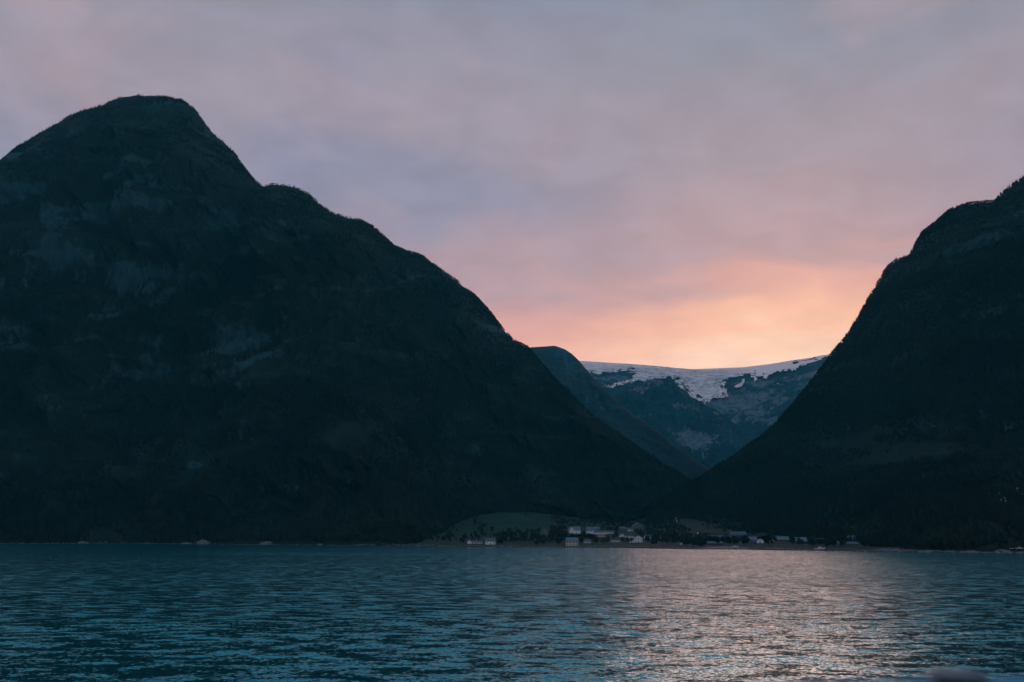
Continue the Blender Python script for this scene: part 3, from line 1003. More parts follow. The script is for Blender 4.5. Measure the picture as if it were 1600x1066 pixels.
def forest(name, P, rock, n, seed, label, tmax, tv, fir=0.3, size=(0.6, 1.15), keepfn=None, sizefn=None):
    r = np.random.default_rng(seed)
    nu, nv = P.shape[:2]
    # area weights per cell
    a = np.linalg.norm(np.cross(P[1:, :-1] - P[:-1, :-1], P[:-1, 1:] - P[:-1, :-1]), axis=-1)
    fade = (tv[None, :-1] < tmax).astype(float)
    w = a * fade
    w = w * (1 - np.clip(rock[:-1, :-1] - 0.25, 0, 0.6) / 0.6) ** 1.5 * (0.35 + sst(-0.5, 0.4, fbm(P[:-1, :-1, 0] / 150, P[:-1, :-1, 2] / 110, 3, seed + 30)))
    w = w.ravel() / w.sum()
    ids = r.choice(len(w), n, p=w)
    i, j = ids // (nv - 1), ids % (nv - 1)
    u, v = r.random(n)[:, None], r.random(n)[:, None]
    p = P[i, j] * (1 - u) * (1 - v) + P[i + 1, j] * u * (1 - v) + P[i + 1, j + 1] * u * v + P[i, j + 1] * (1 - u) * v
    keep = p[:, 2] > 1.2
    # clearings
    keep &= fbm(p[:, 0] / 120, p[:, 2] / 80, 3, seed + 7) + r.random(n) * 0.5 > -0.25
    if keepfn is not None:
        keep &= keepfn(p)
    p = p[keep]
    m = len(p)
    firz = fbm(p[:, 0] / 200, p[:, 2] / 120, 3, seed + 9) * 0.8 + r.random(m) * 0.5
    isfir = firz > np.quantile(firz, 1 - fir)
    which = np.where(isfir, 3, 0) + np.where(isfir, r.integers(0, 2, m), r.integers(0, 3, m))
    sz = r.uniform(size[0], size[1], m) * np.interp(p[:, 2], [0, 350, 800, 1300], [1.1, 1.0, 0.8, 0.6])
    if sizefn is not None:
        sz = sz * sizefn(p)
    me = bpy.data.meshes.new(name)
    me.vertices.add(m)
    me.vertices.foreach_set('co', p.astype(np.float32).ravel())
    for nm, ty, val in (('turn', 'FLOAT', r.random(m) * 6.283), ('size', 'FLOAT', sz), ('which', 'INT', which)):
        at = me.attributes.new(nm, ty, 'POINT')
        at.data.foreach_set('value', val.astype(np.int32 if ty == 'INT' else np.float32))
    ob = bpy.data.objects.new(name, me)
    COL.objects.link(ob)
    md = ob.modifiers.new('scatter', 'NODES')
    md.node_group = GN
    ob['kind'] = 'stuff'
    ob['label'] = label
    ob['category'] = 'forest'
    return ob


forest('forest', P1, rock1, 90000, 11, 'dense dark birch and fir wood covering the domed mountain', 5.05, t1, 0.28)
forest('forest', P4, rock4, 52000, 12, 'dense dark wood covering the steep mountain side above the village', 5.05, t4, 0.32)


def land_keep(p):
    q1, q2 = project(p)
    clear = np.ones(len(p), bool)
    for hx, hy, hw, hh in HOUSE_SPOTS:
        if hx > 1012 and hx not in (1177, 1189, 1224, 1154, 1335):
            continue
        clear &= ~((np.abs(q1 - hx) < hw / 2 + 3.5) & (q2 > hy - hh * 0.7) & (q2 < hy + 7.5))
    field = gauss(q1, q2, 820, 820, 50, 15) + .7 * gauss(q1, q2, 780, 812, 70, 12) + .6 * gauss(q1, q2, 740, 838, 70, 14) + gauss(q1, q2, 925, 812, 16, 4) + .6 * gauss(q1, q2, 1064, 811, 18, 6)
    lowb = (q2 > 849 + (q1 - 800) * 0.012)
    r = np.random.default_rng(3).random(len(p))
    return clear & (field + 0.35 * fbm(p[:, 0] / 45, p[:, 1] / 60, 3, 321) < 0.35 + 0.3 * r) & ~lowb



# ------------------------------------------------------------------ haze
hz, t, b = new_mat('evening_haze')
t.nodes.remove(b)
pv = N(t, 'ShaderNodeVolumePrincipled')
pv.inputs['Color'].default_value = (0.07, 0.70, 0.94, 1)
pv.inputs['Absorption Color'].default_value = (1.0, 1.0, 1.0, 1)
pv.inputs['Density'].default_value = 3.9e-5
pv.inputs['Anisotropy'].default_value = 0.0
t.links.new(pv.outputs[0], t.nodes['Material Output'].inputs['Volume'])
bm = bmesh.new()
bmesh.ops.create_cube(bm, size=1.0)
for v in bm.verts:
    v.co = Vector((v.co.x * 27000, 500 + v.co.y * 27000, -40 + (v.co.z + 0.5) * 2300))
me = bpy.data.meshes.new('haze')
bm.to_mesh(me)
bm.free()
me.materials.append(hz)
ho = bpy.data.objects.new('haze', me)
COL.objects.link(ho)
ho['kind'] = 'stuff'
ho['label'] = 'thin blue evening air over the fjord and valley'
ho['category'] = 'haze'

# ================================================================== buildings
WHITE = simple_mat('white_boards', (0.74, 0.80, 0.86), 0.6, 0.06, 1.5)
CREAM = simple_mat('cream_boards', (0.52, 0.50, 0.36), 0.65, 0.08, 1.5)
GREY = simple_mat('grey_boards', (0.11, 0.15, 0.17), 0.7, 0.1, 1.5)
DARKW = simple_mat('dark_boards', (0.07, 0.065, 0.06), 0.7, 0.15, 1.5)
REDW = simple_mat('red_boards', (0.10, 0.035, 0.03), 0.7, 0.15, 1.5)
SLATE = simple_mat('slate_roof', (0.07, 0.105, 0.125), 0.55, 0.15, 2.0)
BLUER = simple_mat('wet_blue_grey_roof', (0.09, 0.17, 0.22), 0.5, 0.12, 2.0)
DROOF = simple_mat('dark_roof', (0.06, 0.075, 0.085), 0.6, 0.15, 2.0)
GLASS = simple_mat('window_glass', (0.02, 0.03, 0.04), 0.12, 0.1, 1.0)
BRICK = simple_mat('chimney_brick', (0.14, 0.10, 0.09), 0.8, 0.2, 4.0)
STONE = simple_mat('foundation_stone', (0.16, 0.17, 0.18), 0.85, 0.25, 2.0)
ROCKM = simple_mat('shore_rock', (0.13, 0.145, 0.155), 0.85, 0.45, 0.5)
BALE = simple_mat('bale_wrap', (0.62, 0.66, 0.68), 0.4, 0.05, 1.0)
DARKG = simple_mat('dark_rubber', (0.02, 0.02, 0.022), 0.6, 0.1, 3.0)
TIMB = simple_mat('jetty_timber', (0.20, 0.21, 0.21), 0.8, 0.2, 2.0)


class MB:
    def __init__(self):
        self.V, self.F = [], []

    def box(self, x0, x1, y0, y1, z0, z1):
        o = len(self.V)
        self.V += [(x, y, z) for z in (z0, z1) for y in (y0, y1) for x in (x0, x1)]
        self.F += [tuple(o + i for i in f) for f in ((0, 2, 3, 1), (4, 5, 7, 6), (0, 1, 5, 4), (2, 6, 7, 3), (0, 4, 6, 2), (1, 3, 7, 5))]
        return self

    def poly(self, pts):
        o = len(self.V)
        self.V += [tuple(p) for p in pts]
        self.F.append(tuple(range(o, o + len(pts))))
        return self

    def build(self, name, mat, parent=None):
        me = bpy.data.meshes.new(name)
        me.from_pydata(self.V, [], self.F)
        me.materials.append(mat)
        bm = bmesh.new()
        bm.from_mesh(me)
        bmesh.ops.recalc_face_normals(bm, faces=bm.faces)
        bm.to_mesh(me)
        bm.free()
        ob = bpy.data.objects.new(name, me)
        COL.objects.link(ob)
        if parent is not None:
            ob.parent = parent
        return ob


def thing(name, loc, rz, label, cat, group=None):
    o = bpy.data.objects.new(name, None)
    COL.objects.link(o)
    o.location = loc
    o.rotation_euler = (0, 0, rz)
    o.empty_display_size = 2
    o['label'] = label
    o['category'] = cat
    if group:
        o['group'] = group
    return o


def gabled(root, x0, x1, y0, y1, wh, rh, axis, wallm, roofm, z0=0.0, over=0.45):
    """walls with gables plus two thick roof planes; axis = direction of the ridge"""
    m = MB()
    cx, cy = (x0 + x1) / 2, (y0 + y1) / 2
    if axis == 'x':
        prof = [(y0, z0), (y1, z0), (y1, z0 + wh), (cy, z0 + wh + rh), (y0, z0 + wh)]
        A = [(x0, p, q) for p, q in prof]
        B = [(x1, p, q) for p, q in prof]
    else:
        prof = [(x0, z0), (x1, z0), (x1, z0 + wh), (cx, z0 + wh + rh), (x0, z0 + wh)]
        A = [(p, y0, q) for p, q in prof]
        B = [(p, y1, q) for p, q in prof]
    m.poly(A)
    m.poly(B[::-1])
    for i in range(5):
        j = (i + 1) % 5
        m.poly([A[i], B[i], B[j], A[j]])
    w = m.build('wall', wallm, root)
    r = MB()
    th = 0.28
    if axis == 'x':
        half = cy - y0
        k = rh / half
        for s in (-1, 1):
            e = cy + s * (half + over)
            ez = z0 + wh - over * k
            a = [(x0 - over, cy, z0 + wh + rh + .03), (x0 - over, e, ez + .03), (x0 - over, e, ez + .03 + th), (x0 - over, cy, z0 + wh + rh + .03 + th)]
            b_ = [(x1 + over, p[1], p[2]) for p in a]
            r.poly(a); r.poly(b_[::-1])
            for i in range(4):
                j = (i + 1) % 4
                r.poly([a[i], b_[i], b_[j], a[j]])
    else:
        half = cx - x0
        k = rh / half
        for s in (-1, 1):
            e = cx + s * (half + over)
            ez = z0 + wh - over * k
            a = [(cx, y0 - over, z0 + wh + rh + .03), (e, y0 - over, ez + .03), (e, y0 - over, ez + .03 + th), (cx, y0 - over, z0 + wh + rh + .03 + th)]
            b_ = [(p[0], y1 + over, p[2]) for p in a]
            r.poly(a); r.poly(b_[::-1])
            for i in range(4):
                j = (i + 1) % 4
                r.poly([a[i], b_[i], b_[j], a[j]])
    return w, r.build('roof', roofm, root)


def windows(root, x0, x1, y, zs, n, w=1.1, h=1.3, trim=WHITE):
    for z_ in zs:
        for i in range(n):
            c = x0 + (x1 - x0) * (i + 0.5) / n
            f = MB().box(c - w / 2 - .12, c + w / 2 + .12, y - .06, y + .05, z_ - .12, z_ + h + .12).build('window', trim, root)
            MB().box(c - w / 2, c + w / 2, y - .1, y - .062, z_, z_ + h).build('pane', GLASS, f)


def place(px, py):
    h = hit(px, py)
    if h is None:
        h = Vector(pt(np.array([px]), np.array([py]), np.array([1500.0]))[0])
    return h


def ppm(p):
    """metres per photograph pixel at a place"""
    return (p.y / math.cos(PITCH)) / FPX


HOUSE_SPOTS = []


def house(px, py, wpx, hpx, label, wallm=WHITE, roofm=SLATE, axis='x', rz=0.0, rows=1, cols=3, depth=None, roofk=0.42, chimney=True, door=True, name='house', cat='house', base=True, group='houses of the village'):
    """px,py: foot of the front wall (middle); wpx,hpx: size in photograph pixels"""
    HOUSE_SPOTS.append((px, py, wpx, hpx))
    p = place(px, py)
    s = ppm(p)
    w, h = wpx * s, hpx * s
    dp = depth or min(max(w * 0.75, 5.0), 9.5)
    root = thing(name, (p.x, p.y + dp / 2, p.z), rz, label, cat, group)
    rh = h * roofk
    wh = h - rh
    if base:
        MB().box(-w / 2 - .1, w / 2 + .1, -dp / 2 - .1, dp / 2 + .1, -2.5, 0.25).build('foundation', STONE, root)
    gabled(root, -w / 2, w / 2, -dp / 2, dp / 2, wh, rh, axis, wallm, roofm)
    yf = -dp / 2
    zs = [wh * 0.36] if rows == 1 else [wh * (i + 0.32) / rows for i in range(rows)]
    wd = min(1.3, w / (cols + 1) * .7)
    hh = min(1.4, wh / rows * .48)
    if door:
        f = MB().box(w * .5 / cols - w / 2 + w * (cols // 2) / cols - .55, w * .5 / cols - w / 2 + w * (cols // 2) / cols + .55, yf - .07, yf + .02, .25, min(2.2, wh * .8)).build('door', DARKW, root)
    if cols:
        for k, z_ in enumerate(zs):
            for i in range(cols):
                if door and k == 0 and i == cols // 2:
                    continue
                c = -w / 2 + w * (i + .5) / cols
                f = MB().box(c - wd / 2 - .12, c + wd / 2 + .12, yf - .06, yf + .03, z_ - .12, z_ + hh + .12).build('window', wallm, root)
                MB().box(c - wd / 2, c + wd / 2, yf - .1, yf - .063, z_, z_ + hh).build('pane', GLASS, f)
        if axis == 'y' and rh > 2.5:
            f = MB().box(-.62, .62, yf - .06, yf + .03, wh + rh * .1, wh + rh * .1 + 1.3).build('window', wallm, root)
            MB().box(-.5, .5, yf - .1, yf - .063, wh + rh * .1 + .12, wh + rh * .1 + 1.18).build('pane', GLASS, f)
    if chimney:
        MB().box(-.4, .4, -.4, .4, wh + rh * .6, h + 1.1).build('chimney', BRICK, root)
    return root, w, wh, rh, dp, s


house(766, 851.2, 15, 9.5, 'white two-storey house with slate roof beside the long low shoreline shed', WHITE, SLATE, 'x', 0.05, rows=1, cols=3, roofk=.45)
r, w, wh, rh, dp, s = house(742.5, 849.8, 21, 4.5, 'long low white shed with a small gabled end on the shore, beside the two-storey house', WHITE, SLATE, 'x', 0.03, rows=1, cols=5, chimney=False, roofk=.45, depth=6, name='boathouse', cat='shed', group=None)
gabled(r, -w / 2 - 1.2, -w / 2 + 3.8, -dp / 2 - 1.6, dp / 2 + .4, wh * 1.15, 2.6, 'y', WHITE, SLATE)
house(850.5, 836, 9, 9, 'dim grey house alone at the edge of the green field', GREY, SLATE, 'y', -.1, rows=1, cols=2, roofk=.5)
r, w, wh, rh, dp, s = house(898, 834, 17, 10.5, 'white villa with a steep front gable above the cream house', WHITE, BLUER, 'x', 0.1, rows=1, cols=4, roofk=.5)
gabled(r, -w / 2 + .3, -w / 2 + 7.3, -dp / 2 - 2.2, dp / 2 - 1, wh * 1.05, rh * .85, 'y', WHITE, BLUER)
house(894, 853.5, 18, 12.5, 'cream two-storey house with wide grey hipped-looking roof near the water', CREAM, BLUER, 'x', 0.0, rows=2, cols=4, roofk=.42)
house(923.5, 834.5, 13, 10, 'white house with teal roof joined on to the long low building', WHITE, BLUER, 'x', 0.0, rows=1, cols=3, roofk=.55)
house(944, 835.3, 28, 5.2, 'long low white building with many windows above the fields', WHITE, SLATE, 'x', -.02, rows=1, cols=8, roofk=.4, chimney=False, depth=9, cat='long building', name='long_building')
house(940, 839, 11, 2.2, 'low white annex on the slope just below the long building', WHITE, SLATE, 'x', -.1, rows=1, cols=3, chimney=False, roofk=.3, door=False, cat='shed', name='annex', group=None)
house(972, 839.5, 6.5, 5.5, 'tiny white house with pointed gable between the long building and big white villa', WHITE, SLATE, 'y', .1, rows=1, cols=1, roofk=.5, chimney=False, door=False)
r, w, wh, rh, dp, s = house(998, 848, 12, 10.5, 'bright white villa with a broad gable facing the water and low side wing', WHITE, SLATE, 'y', -.08, rows=2, cols=3, roofk=.33)
gabled(r, -w / 2 - 7.2, -w / 2 - .02, -dp / 2 + 1.2, dp / 2 - .5, wh * .62, rh * .8, 'x', WHITE, BLUER)
house(962, 847.2, 12, 3.0, 'narrow white garage strip on the bright shore meadow', WHITE, SLATE, 'x', .02, rows=1, cols=3, chimney=False, roofk=.3, door=False, cat='garage', name='garage', group=None)
house(984, 840.3, 13, 2.6, 'low white shed roof line just behind the bright villa', WHITE, SLATE, 'x', -.05, rows=1, cols=2, chimney=False, roofk=.3, door=False, cat='shed', name='shed', group=None)
house(997, 825.5, 17, 8.5, 'grey hillside house with wide low gable above the bright villa', GREY, BLUER, 'y', .15, rows=1, cols=3, roofk=.6, chimney=False)
house(973, 829, 10, 5.5, 'small grey house behind trees uphill of the tiny gabled house', GREY, SLATE, 'x', .2, rows=1, cols=3, roofk=.5)
house(962, 821.5, 3.5, 3.5, 'tiny pale barn high on the slope over the long building', WHITE, SLATE, 'y', 0, rows=1, cols=1, roofk=.5, chimney=False, door=False, cat='barn', name='barn', group=None)
house(1033, 842, 6, 3.0, 'small pale shed alone among dark trees right of the bright villa', WHITE, SLATE, 'x', .15, rows=1, cols=1, roofk=.45, chimney=False, door=False, cat='shed', name='shed', group=None)
house(1091.5, 835, 4.5, 3.5, 'small white cabin alone on the wooded slope above the gravel delta', WHITE, SLATE, 'y', 0, rows=1, cols=1, roofk=.45, chimney=False, door=False, cat='cabin', name='cabin', group=None)
house(1065, 851.5, 4, 3.6, 'tiny white boathouse beside the dark shoreline trees', WHITE, SLATE, 'y', 0, rows=1, cols=1, roofk=.45, chimney=False, door=False, cat='boathouse', name='boathouse', group=None)
house(1119, 844.5, 24, 8, 'long dark brown barn behind the gravel delta', DARKW, DROOF, 'x', .03, rows=1, cols=5, roofk=.5, chimney=False, cat='barn', name='barn', group=None)
house(1118, 852.5, 22, 6.0, 'long grey-roofed boathouse at the back of the gravel delta', REDW, SLATE, 'x', -.03, rows=1, cols=4, roofk=.5, chimney=False, cat='boathouse', name='boathouse', group=None)
house(1110.5, 852.8, 6, 4.5, 'small white gabled hut in front of the grey-roofed boathouse', WHITE, SLATE, 'y', .3, rows=1, cols=1, roofk=.4, chimney=False, cat='hut', name='hut', group=None)
house(1154, 842.5, 24, 11, 'large dim grey house with rows of windows behind the delta trees', GREY, SLATE, 'x', 0.0, rows=2, cols=6, roofk=.4)
house(1177, 848.5, 12, 9, 'pale grey house with two windows on the bright shore meadow, nearer the delta', GREY, BLUER, 'x', .1, rows=1, cols=2, roofk=.5)
house(1189, 849, 10, 7, 'white-gabled small house with wet roof beside the pale grey house', WHITE, BLUER, 'y', -.3, rows=1, cols=1, roofk=.45)
house(1224, 846.5, 17, 7.5, 'dark house whose flat-looking roof shines blue, between two shore meadows', DARKW, BLUER, 'x', 0.0, rows=1, cols=4, roofk=.62)
house(1251, 851, 20, 10.5, 'dark house with broad blue roof and a low wing by the shore', DARKW, BLUER, 'x', .05, rows=1, cols=4, roofk=.5)
house(1335, 847, 19, 9.5, 'grey house with blue roof on the slope over the long white-fronted shed', GREY, BLUER, 'x', .03, rows=1, cols=3, roofk=.6)
house(1326, 852.8, 30, 5.5, 'long shed with a thin white front under the blue-roofed slope house', GREY, SLATE, 'x', -.03, rows=1, cols=5, roofk=.5, chimney=False, cat='shed', name='shed', group=None)
house(1310, 852.5, 7, 6, 'small teal-grey cottage at the left end of the white-fronted shed', GREY, BLUER, 'y', .1, rows=1, cols=1, roofk=.4)
house(932, 829, 9, 5.5, 'dim grey barn on the slope behind the teal-roofed house', GREY, BLUER, 'x', .1, rows=1, cols=2, roofk=.5, chimney=False, cat='barn', name='barn', group=None)
house(985, 830.5, 8, 5, 'small white house uphill, between the grey house and grey hillside house', WHITE, SLATE, 'x', -.1, rows=1, cols=2, roofk=.5)
house(1012, 842, 8, 5, 'small white-walled house with slate roof just uphill of the dark garden tree', WHITE, SLATE, 'x', .2, rows=1, cols=2, roofk=.45)
house(1050, 847, 8, 4.5, 'low grey outbuilding among trees left of the tiny boathouse', GREY, SLATE, 'x', 0, rows=1, cols=2, roofk=.5, chimney=False, cat='outbuilding', name='outbuilding', group=None)
house(1137, 847.5, 9, 6, 'small white-walled house between the brown barn and the large dim house', WHITE, BLUER, 'x', .1, rows=1, cols=2, roofk=.5)
house(1206, 847, 7, 4.5, 'small white garage between the white-gabled house and the blue-shining roof', WHITE, SLATE, 'x', 0, rows=1, cols=1, roofk=.4, chimney=False, cat='garage', name='garage', group=None)
house(1283, 848, 12, 6, 'dim grey cottage on the slope above the long white motor boat', GREY, BLUER, 'x', .1, rows=1, cols=3, roofk=.55)
house(918, 849, 10, 4.5, 'low white-fronted sheds right of the cream house', WHITE, SLATE, 'x', .05, rows=1, cols=3, roofk=.45, chimney=False, cat='shed', name='shed', group=None)
house(1570, 785, 5, 8, 'narrow pale cottage on the wooded slope below the rock slab', WHITE, BLUER, 'y', 0.1, rows=2, cols=1, roofk=.4, chimney=False)


forest('forest', P7, np.zeros(P7.shape[:2]), 6500, 13, 'scattered dark trees and hedges between the village houses and fields', 3.9, t7, 0.1, (0.45, 0.9), land_keep)


# ------------------------------------------------------------------ boats and jetty
def boat(px, py, L, label, rz=0.0, cabin=True, z=None):
    p = place(px, py)
    if z is not None:
        p = Vector((p.x, p.y, z))
    root = thing('boat', (p.x, p.y, p.z), rz, label, 'boat')
    V, F = [], []
    secs = ((-.5, .34, .0), (-.3, .44, 0), (0, .48, 0), (.28, .36, .08), (.45, .14, .18), (.52, .02, .26))
    for sx, hw, up in secs:
        b_ = hw * L * .34
        V += [(sx * L, -b_, .12 * L + up * L * .25), (sx * L, -b_ * .6, up * L * .12), (sx * L, b_ * .6, up * L * .12), (sx * L, b_, .12 * L + up * L * .25)]
    for i in range(5):
        for j in range(3):
            F.append((i * 4 + j, i * 4 + j + 1, (i + 1) * 4 + j + 1, (i + 1) * 4 + j))
        F.append((i * 4 + 3, i * 4, (i + 1) * 4, (i + 1) * 4 + 3))
    F.append((0, 3, 2, 1))
    F.append((20, 21, 22, 23))
    hull = bpy.data.objects.new('hull', mesh_from('hull', V, F, [WHITE]))
    COL.objects.link(hull)
    hull.parent = root
    if cabin:
        m = MB()
        x0, x1, hw = -.12 * L, .18 * L, .10 * L
        A = [(x0, -hw, .13 * L), (x1, -hw, .13 * L), (x1 - .06 * L, -hw * .8, .26 * L), (x0 + .01 * L, -hw * .8, .26 * L)]
        B = [(a, -b_, c_) for a, b_, c_ in A]
        m.poly(A); m.poly(B[::-1])
        for i in range(4):
            j = (i + 1) % 4
            m.poly([A[i], B[i], B[j], A[j]])
        cb = m.build('cabin', WHITE, root)
        MB().box(x0 + .04 * L, x1 - .08 * L, -hw - .01 * L, -hw + .005 * L, .17 * L, .22 * L).build('window', GLASS, cb)
    return root


boat(1281, 858.5, 10, 'long white motor boat drawn up on the shore right of the blue-roofed houses', 0.05)
boat(1148.5, 855, 7, 'white motor boat pulled up on the gravel delta', -.1)
boat(1581, 857.5, 4, 'small white boat on the rocky shore, the smaller of two at the picture edge', 0.1, False)
boat(1593, 857.8, 7, 'larger white boat on the rocky shore at the picture edge', 0, True)

p = place(752, 853.6)
root = thing('jetty', (p.x, p.y - 2, max(p.z, 0.3)), 0.02, 'low pale jetty along the water below the two-storey white house', 'jetty')
MB().box(-20, 20, -1.3, 1.3, .5, .85).build('deck', TIMB, root)
for i in range(7):
    MB().box(-19 + i * 6.2, -18.6 + i * 6.2, -1.2, -.8, -3, .5).build('post', TIMB, root)

# ------------------------------------------------------------------ wrapped bales and roadside things
bm = bmesh.new()
bmesh.ops.create_cone(bm, cap_ends=True, segments=14, radius1=0.75, radius2=0.75, depth=1.25)
for v in bm.verts:
    v.co = Vector((v.co.z, v.co.x, v.co.y + .72))
bmesh.ops.bevel(bm, geom=[e for e in bm.edges if abs(e.verts[0].co.x) > .6 and abs(e.verts[1].co.x) > .6 and e.verts[0].co.x * e.verts[1].co.x > 0], offset=.12, segments=2, affect='EDGES')
bale_me = bpy.data.meshes.new('hay_bale')
bm.to_mesh(bale_me)
bm.free()
bale_me.materials.append(BALE)
BL = [(1052, 815.3, 'white wrapped bale on the upper green field, lowest and leftmost of four'), (1057.5, 815.2, 'white wrapped bale on the upper green field, right of the lowest one'),
      (1056, 811.2, 'white wrapped bale on the upper green field, middle height'), (1070, 808.8, 'white wrapped bale on the upper green field, topmost and apart'),
      (1560, 772.4, 'small white bale at the end of the roadside rail'), (1588, 768.6, 'white bale under the rock slab, lower one of the left pair'), (1590, 764.5, 'white bale under the rock slab, upper left in the cluster'),
      (1596, 764.6, 'white bale under the rock slab, upper right in the cluster'), (1585, 773.2, 'dim white bale under the rock slab, lowest in the cluster'), (1597.5, 773, 'white bale under the rock slab, nearest the picture edge')]
for i, (a, b_, lab) in enumerate(BL):
    p = place(a, b_)
    o = bpy.data.objects.new('hay_bale', bale_me)
    COL.objects.link(o)
    o.location = (p.x, p.y, p.z)
    o.rotation_euler = (0, 0, .3 * math.sin(i * 2.1))
    s = 1.35
    o.scale = (s, s, s)
    o['label'] = lab
    o['category'] = 'hay bale'
    o['group'] = 'white wrapped bales on the slopes'
p = place(1549, 772)
root = thing('guard_rail', (p.x, p.y, p.z), -.05, 'thin pale roadside rail on the wooded slope left of the bales', 'guard rail')
MB().box(-4, 4, -.06, .06, .55, .95).build('rail', GREY, root)
for i in range(4):
    MB().box(-3.6 + i * 2.4, -3.45 + i * 2.4, .07, .2, -1, .9).build('post', STONE, root)


# ------------------------------------------------------------------ shore rocks
def rock(px, py, w, d_, h, label, seed, tilt=0.0):
    p = place(px, py)
    zc_ = max(p.z, 0) - .25 * h
    bm = bmesh.new()
    bmesh.ops.create_icosphere(bm, subdivisions=4, radius=1.0)
    co = np.array([v.co[:] for v in bm.verts])
    q = co * np.array([w / 2, d_ / 2, h])
    nz = ridged(q[:, 0] / 5 + seed, q[:, 1] / 5 + q[:, 2] / 4, 4, seed, .55)
    f = 1 + .28 * nz + .25 * fbm(co[:, 0] * 1.6 + seed, co[:, 2] * 2 + co[:, 1], 3, seed)
    q = q * f[:, None]
    for v, c_ in zip(bm.verts, q):
        v.co = Vector(c_)
    me = bpy.data.meshes.new('rock_outcrop')
    bm.to_mesh(me)
    bm.free()
    me.materials.append(ROCKM)
    o = bpy.data.objects.new('rock_outcrop', me)
    COL.objects.link(o)
    o.location = (p.x, p.y, zc_)
    o.rotation_euler = (0, tilt, seed * .7)
    o['label'] = label
    o['category'] = 'rock'
    return o


rock(318, 849, 34, 18, 6.5, 'broad pale rock at the foot of the dark mountain, with scrub on top', 3)
rock(417, 850.2, 22, 14, 4.5, 'pale low rock at the water, next right of the broad one', 4)
rock(292, 849.5, 16, 10, 2.6, 'small low rock just left of the broad pale one', 5)
rock(130, 848.8, 18, 10, 3, 'faint rock on the shore near the far left', 6)
rock(500, 851.5, 14, 9, 2.4, 'low dark rock between the pale rock and the fields', 7)
rock(655, 853.5, 9, 6, 1.8, 'small boulder where the shore meadow begins', 8)
rock(1378, 861.5, 20, 9, 2.6, 'pale blue rock slab sloping to the water right of the long shed', 9)
rock(1400, 862, 14, 8, 3.0, 'taller end of the pale rocky point right of the long shed', 10)
rock(1445, 863, 12, 7, 1.8, 'low rock on the shore right of the rocky point', 12)
rock(1518, 863.4, 14, 7, 2.0, 'low rock in the middle of the dark shore', 13)
rock(1568, 863.8, 18, 8, 3.2, 'rocky knob below the white boats', 14)
rock(1211, 857, 3.4, 3, 2.2, 'round dark boulder standing alone on the shore meadow', 15)

# loose shore stones: nobody could count them
V, F = [], []
ico = bmesh.new()
bmesh.ops.create_icosphere(ico, subdivisions=1, radius=1.0)
iv = np.array([v.co[:] for v in ico.verts])
iF = [tuple(v.index for v in f.verts) for f in ico.faces]
ico.free()
rr = random.Random(9)
for k in range(1500):
    a = rr.uniform(-40, 1640)
    yy = sY(a)
    q = pt(np.array([a]), np.array([850.0]), np.array([yy + rr.uniform(-2, 10)]))[0]
    zg = ground(q[0], q[1])
    if zg < -1 or zg > 4:
        zg = 0.2
    s = rr.uniform(.35, 1.3)
    sc_ = np.array([s * rr.uniform(.8, 1.6), s * rr.uniform(.8, 1.4), s * rr.uniform(.5, .9)])
    jit = 1 + .18 * np.array([rr.gauss(0, 1) for _ in range(len(iv))])[:, None]
    o = len(V)
    V += [tuple(v) for v in iv * sc_ * jit + np.array([q[0], q[1], max(zg, -.2)])]
    F += [tuple(i + o for i in f) for f in iF]
o = bpy.data.objects.new('shore_stones', mesh_from('shore_stones', V, F, [ROCKM]))
COL.objects.link(o)
o['kind'] = 'stuff'
o['label'] = 'loose grey stones along the waterline'
o['category'] = 'stones'

# ------------------------------------------------------------------ single trees one can tell apart
protos = []
for k in range(4):
    rs2 = random.Random(40 + k)
    V, F = trunk_geo(0.32, 6.0, 6)
    for q in range(5):
        an = rs2.uniform(0, 6.28)
        limb(V, F, (0, 0, 2.4 + q * .6), (math.cos(an) * 2.2, math.sin(an) * 2.2, 5 + q * .6), .12)
    cv, cf = crown_broad(rs2, 9.5, 4.3, 420)
    protos.append((mesh_from('trunk', V, F, [MAT_BARK]), mesh_from('crown', cv, cf, [MAT_LEAF])))
TR = [(795, 833, 1.0, 'round dark tree alone in the brightest part of the green field'), (812, 836, .8, 'small dark tree below the bright field, right of the round one'),
      (752, 832, .9, 'dark tree in the middle of the dim left meadow'), (769, 829, .8, 'dark tree between the meadow and the lone round tree'),
      (781, 851.5, 1.1, 'dark bushy tree touching the right side of the two-storey house'), (724, 849, .9, 'bushy tree left of the long low shed'),
      (838, 852.5, .9, 'low shoreline tree left of a dark thicket by the cream house'), (848, 853, 1.2, 'wide shoreline tree between the two white-and-cream houses'), (872, 853, 1.1, 'dark shoreline tree touching the cream house on its left'),
      (909, 850, .9, 'round tree at the right wall of the cream house'), (912, 838, 1.0, 'dark tree between the gabled villa and teal-roofed house'), (880, 838, .9, 'dark tree left of the gabled villa'),
      (980, 846, .8, 'round garden tree left of the bright villa'), (1012, 849, 1.1, 'dark tree right behind the bright villa'), (1024, 853, 1.2, 'wide dark tree on the shore right of the bright villa'),
      (1042, 851, 1.2, 'dark tree between the pale shed and the tiny boathouse'), (1074, 855, 1.5, 'left tree of the black clump on the river mouth'), (1084, 856, 1.8, 'tallest tree of the black clump on the river mouth'), (1096, 856, 1.5, 'right tree of the black clump on the river mouth'),
      (1165, 853, 1.4, 'dark tree behind the boat on the gravel delta'), (1202, 850, 1.2, 'dark tree between the white-gabled house and blue-roofed house'), (1238, 852, .9, 'small tree between the two blue-roofed dark houses'),
      (1270, 854, 1.1, 'dark tree left of the long white motor boat'), (1294, 856, 1.1, 'dark tree right of the long white motor boat'), (1350, 856, 1.3, 'dark tree at the right end of the white-fronted shed'), (1362, 857, 1.2, 'dark tree just left of the pale rocky point')]
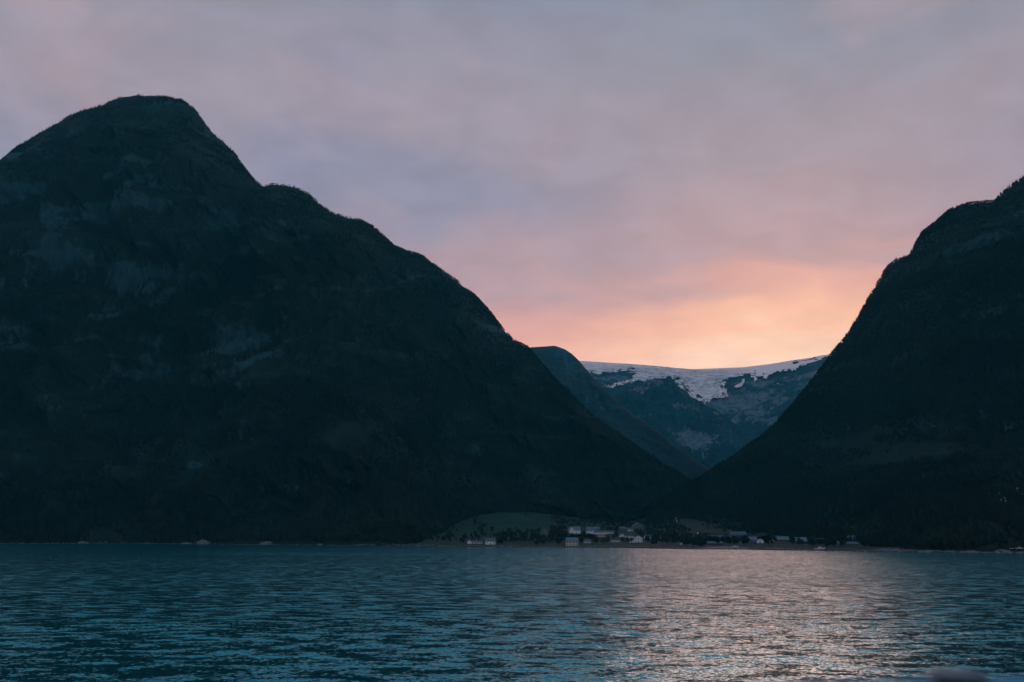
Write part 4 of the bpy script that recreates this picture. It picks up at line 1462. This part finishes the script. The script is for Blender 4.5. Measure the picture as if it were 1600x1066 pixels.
for i, (a, b_, s, lab) in enumerate(TR):
    p = place(a, b_)
    root = thing('broadleaf_tree', (p.x, p.y, p.z), i * 1.3, lab, 'tree', 'single trees of the village')
    root.scale = (s, s, s * (0.9 + .2 * math.sin(i)))
    tm, cm_ = protos[i % 4]
    for nm, me in (('trunk', tm), ('crown', cm_)):
        o = bpy.data.objects.new(nm, me)
        COL.objects.link(o)
        o.parent = root

# ------------------------------------------------------------------ the ferry's rail, close and out of focus
RAILM = simple_mat('rail_paint', (0.07, 0.33, 0.46), 0.45, 0.04, 6.0)
CAPM = simple_mat('cap_paint', (0.03, 0.11, 0.16), 0.5, 0.05, 6.0)
YR = 0.95
a3 = pt(np.array([1000.0, 1300.0, 1620.0, 1900.0]), np.array([1078.0, 1066.0, 1059.5, 1056.0]), np.array([YR] * 4))
root = thing('ship_rail', (float(a3[0][0]), YR, float(a3[0][2])), 0, 'blurred pale painted rail of the boat along the bottom edge', 'railing')
m = MB()
nseg, nc_ = 12, 14
rads = 0.02
xs = np.linspace(a3[0][0], a3[-1][0], nseg)
zs = np.interp(xs, a3[:, 0], a3[:, 2])
for i in range(nseg):
    for k in range(nc_):
        an = 2 * math.pi * k / nc_
        m.V.append((xs[i] - a3[0][0], math.cos(an) * rads, zs[i] - a3[0][2] - rads + math.sin(an) * rads))
for i in range(nseg - 1):
    for k in range(nc_):
        k2 = (k + 1) % nc_
        m.F.append((i * nc_ + k, i * nc_ + k2, (i + 1) * nc_ + k2, (i + 1) * nc_ + k))
m.F.append(tuple(range(nc_)))
m.F.append(tuple(range((nseg - 1) * nc_, nseg * nc_)))
hr = m.build('handrail', RAILM, root)
for pl in hr.data.polygons:
    pl.use_smooth = True
c3 = pt(np.array([1497.0]), np.array([1055.5]), np.array([YR]))[0]
lx, lz = c3[0] - a3[0][0], c3[2] - a3[0][2]


def disc(name, r, z0, z1, mat, r2=None):
    bm = bmesh.new()
    bmesh.ops.create_cone(bm, cap_ends=True, segments=28, radius1=r, radius2=r2 or r, depth=z1 - z0)
    for v in bm.verts:
        v.co = Vector((v.co.x + lx, v.co.y, v.co.z + (z0 + z1) / 2 + lz))
    me = bpy.data.meshes.new(name)
    bm.to_mesh(me)
    bm.free()
    me.materials.append(mat)
    for pl in me.polygons:
        pl.use_smooth = abs(pl.normal.z) < .9
    o = bpy.data.objects.new(name, me)
    COL.objects.link(o)
    o.parent = root
    return o


disc('cap', 0.026, 0.0006, 0.0028, CAPM, 0.020)
disc('neck', 0.024, -0.009, 0.0005, DARKG)

for o in bpy.data.objects:
    if o.type == 'MESH' and o.parent is None and 'label' not in o:
        print('unlabelled', o.name)
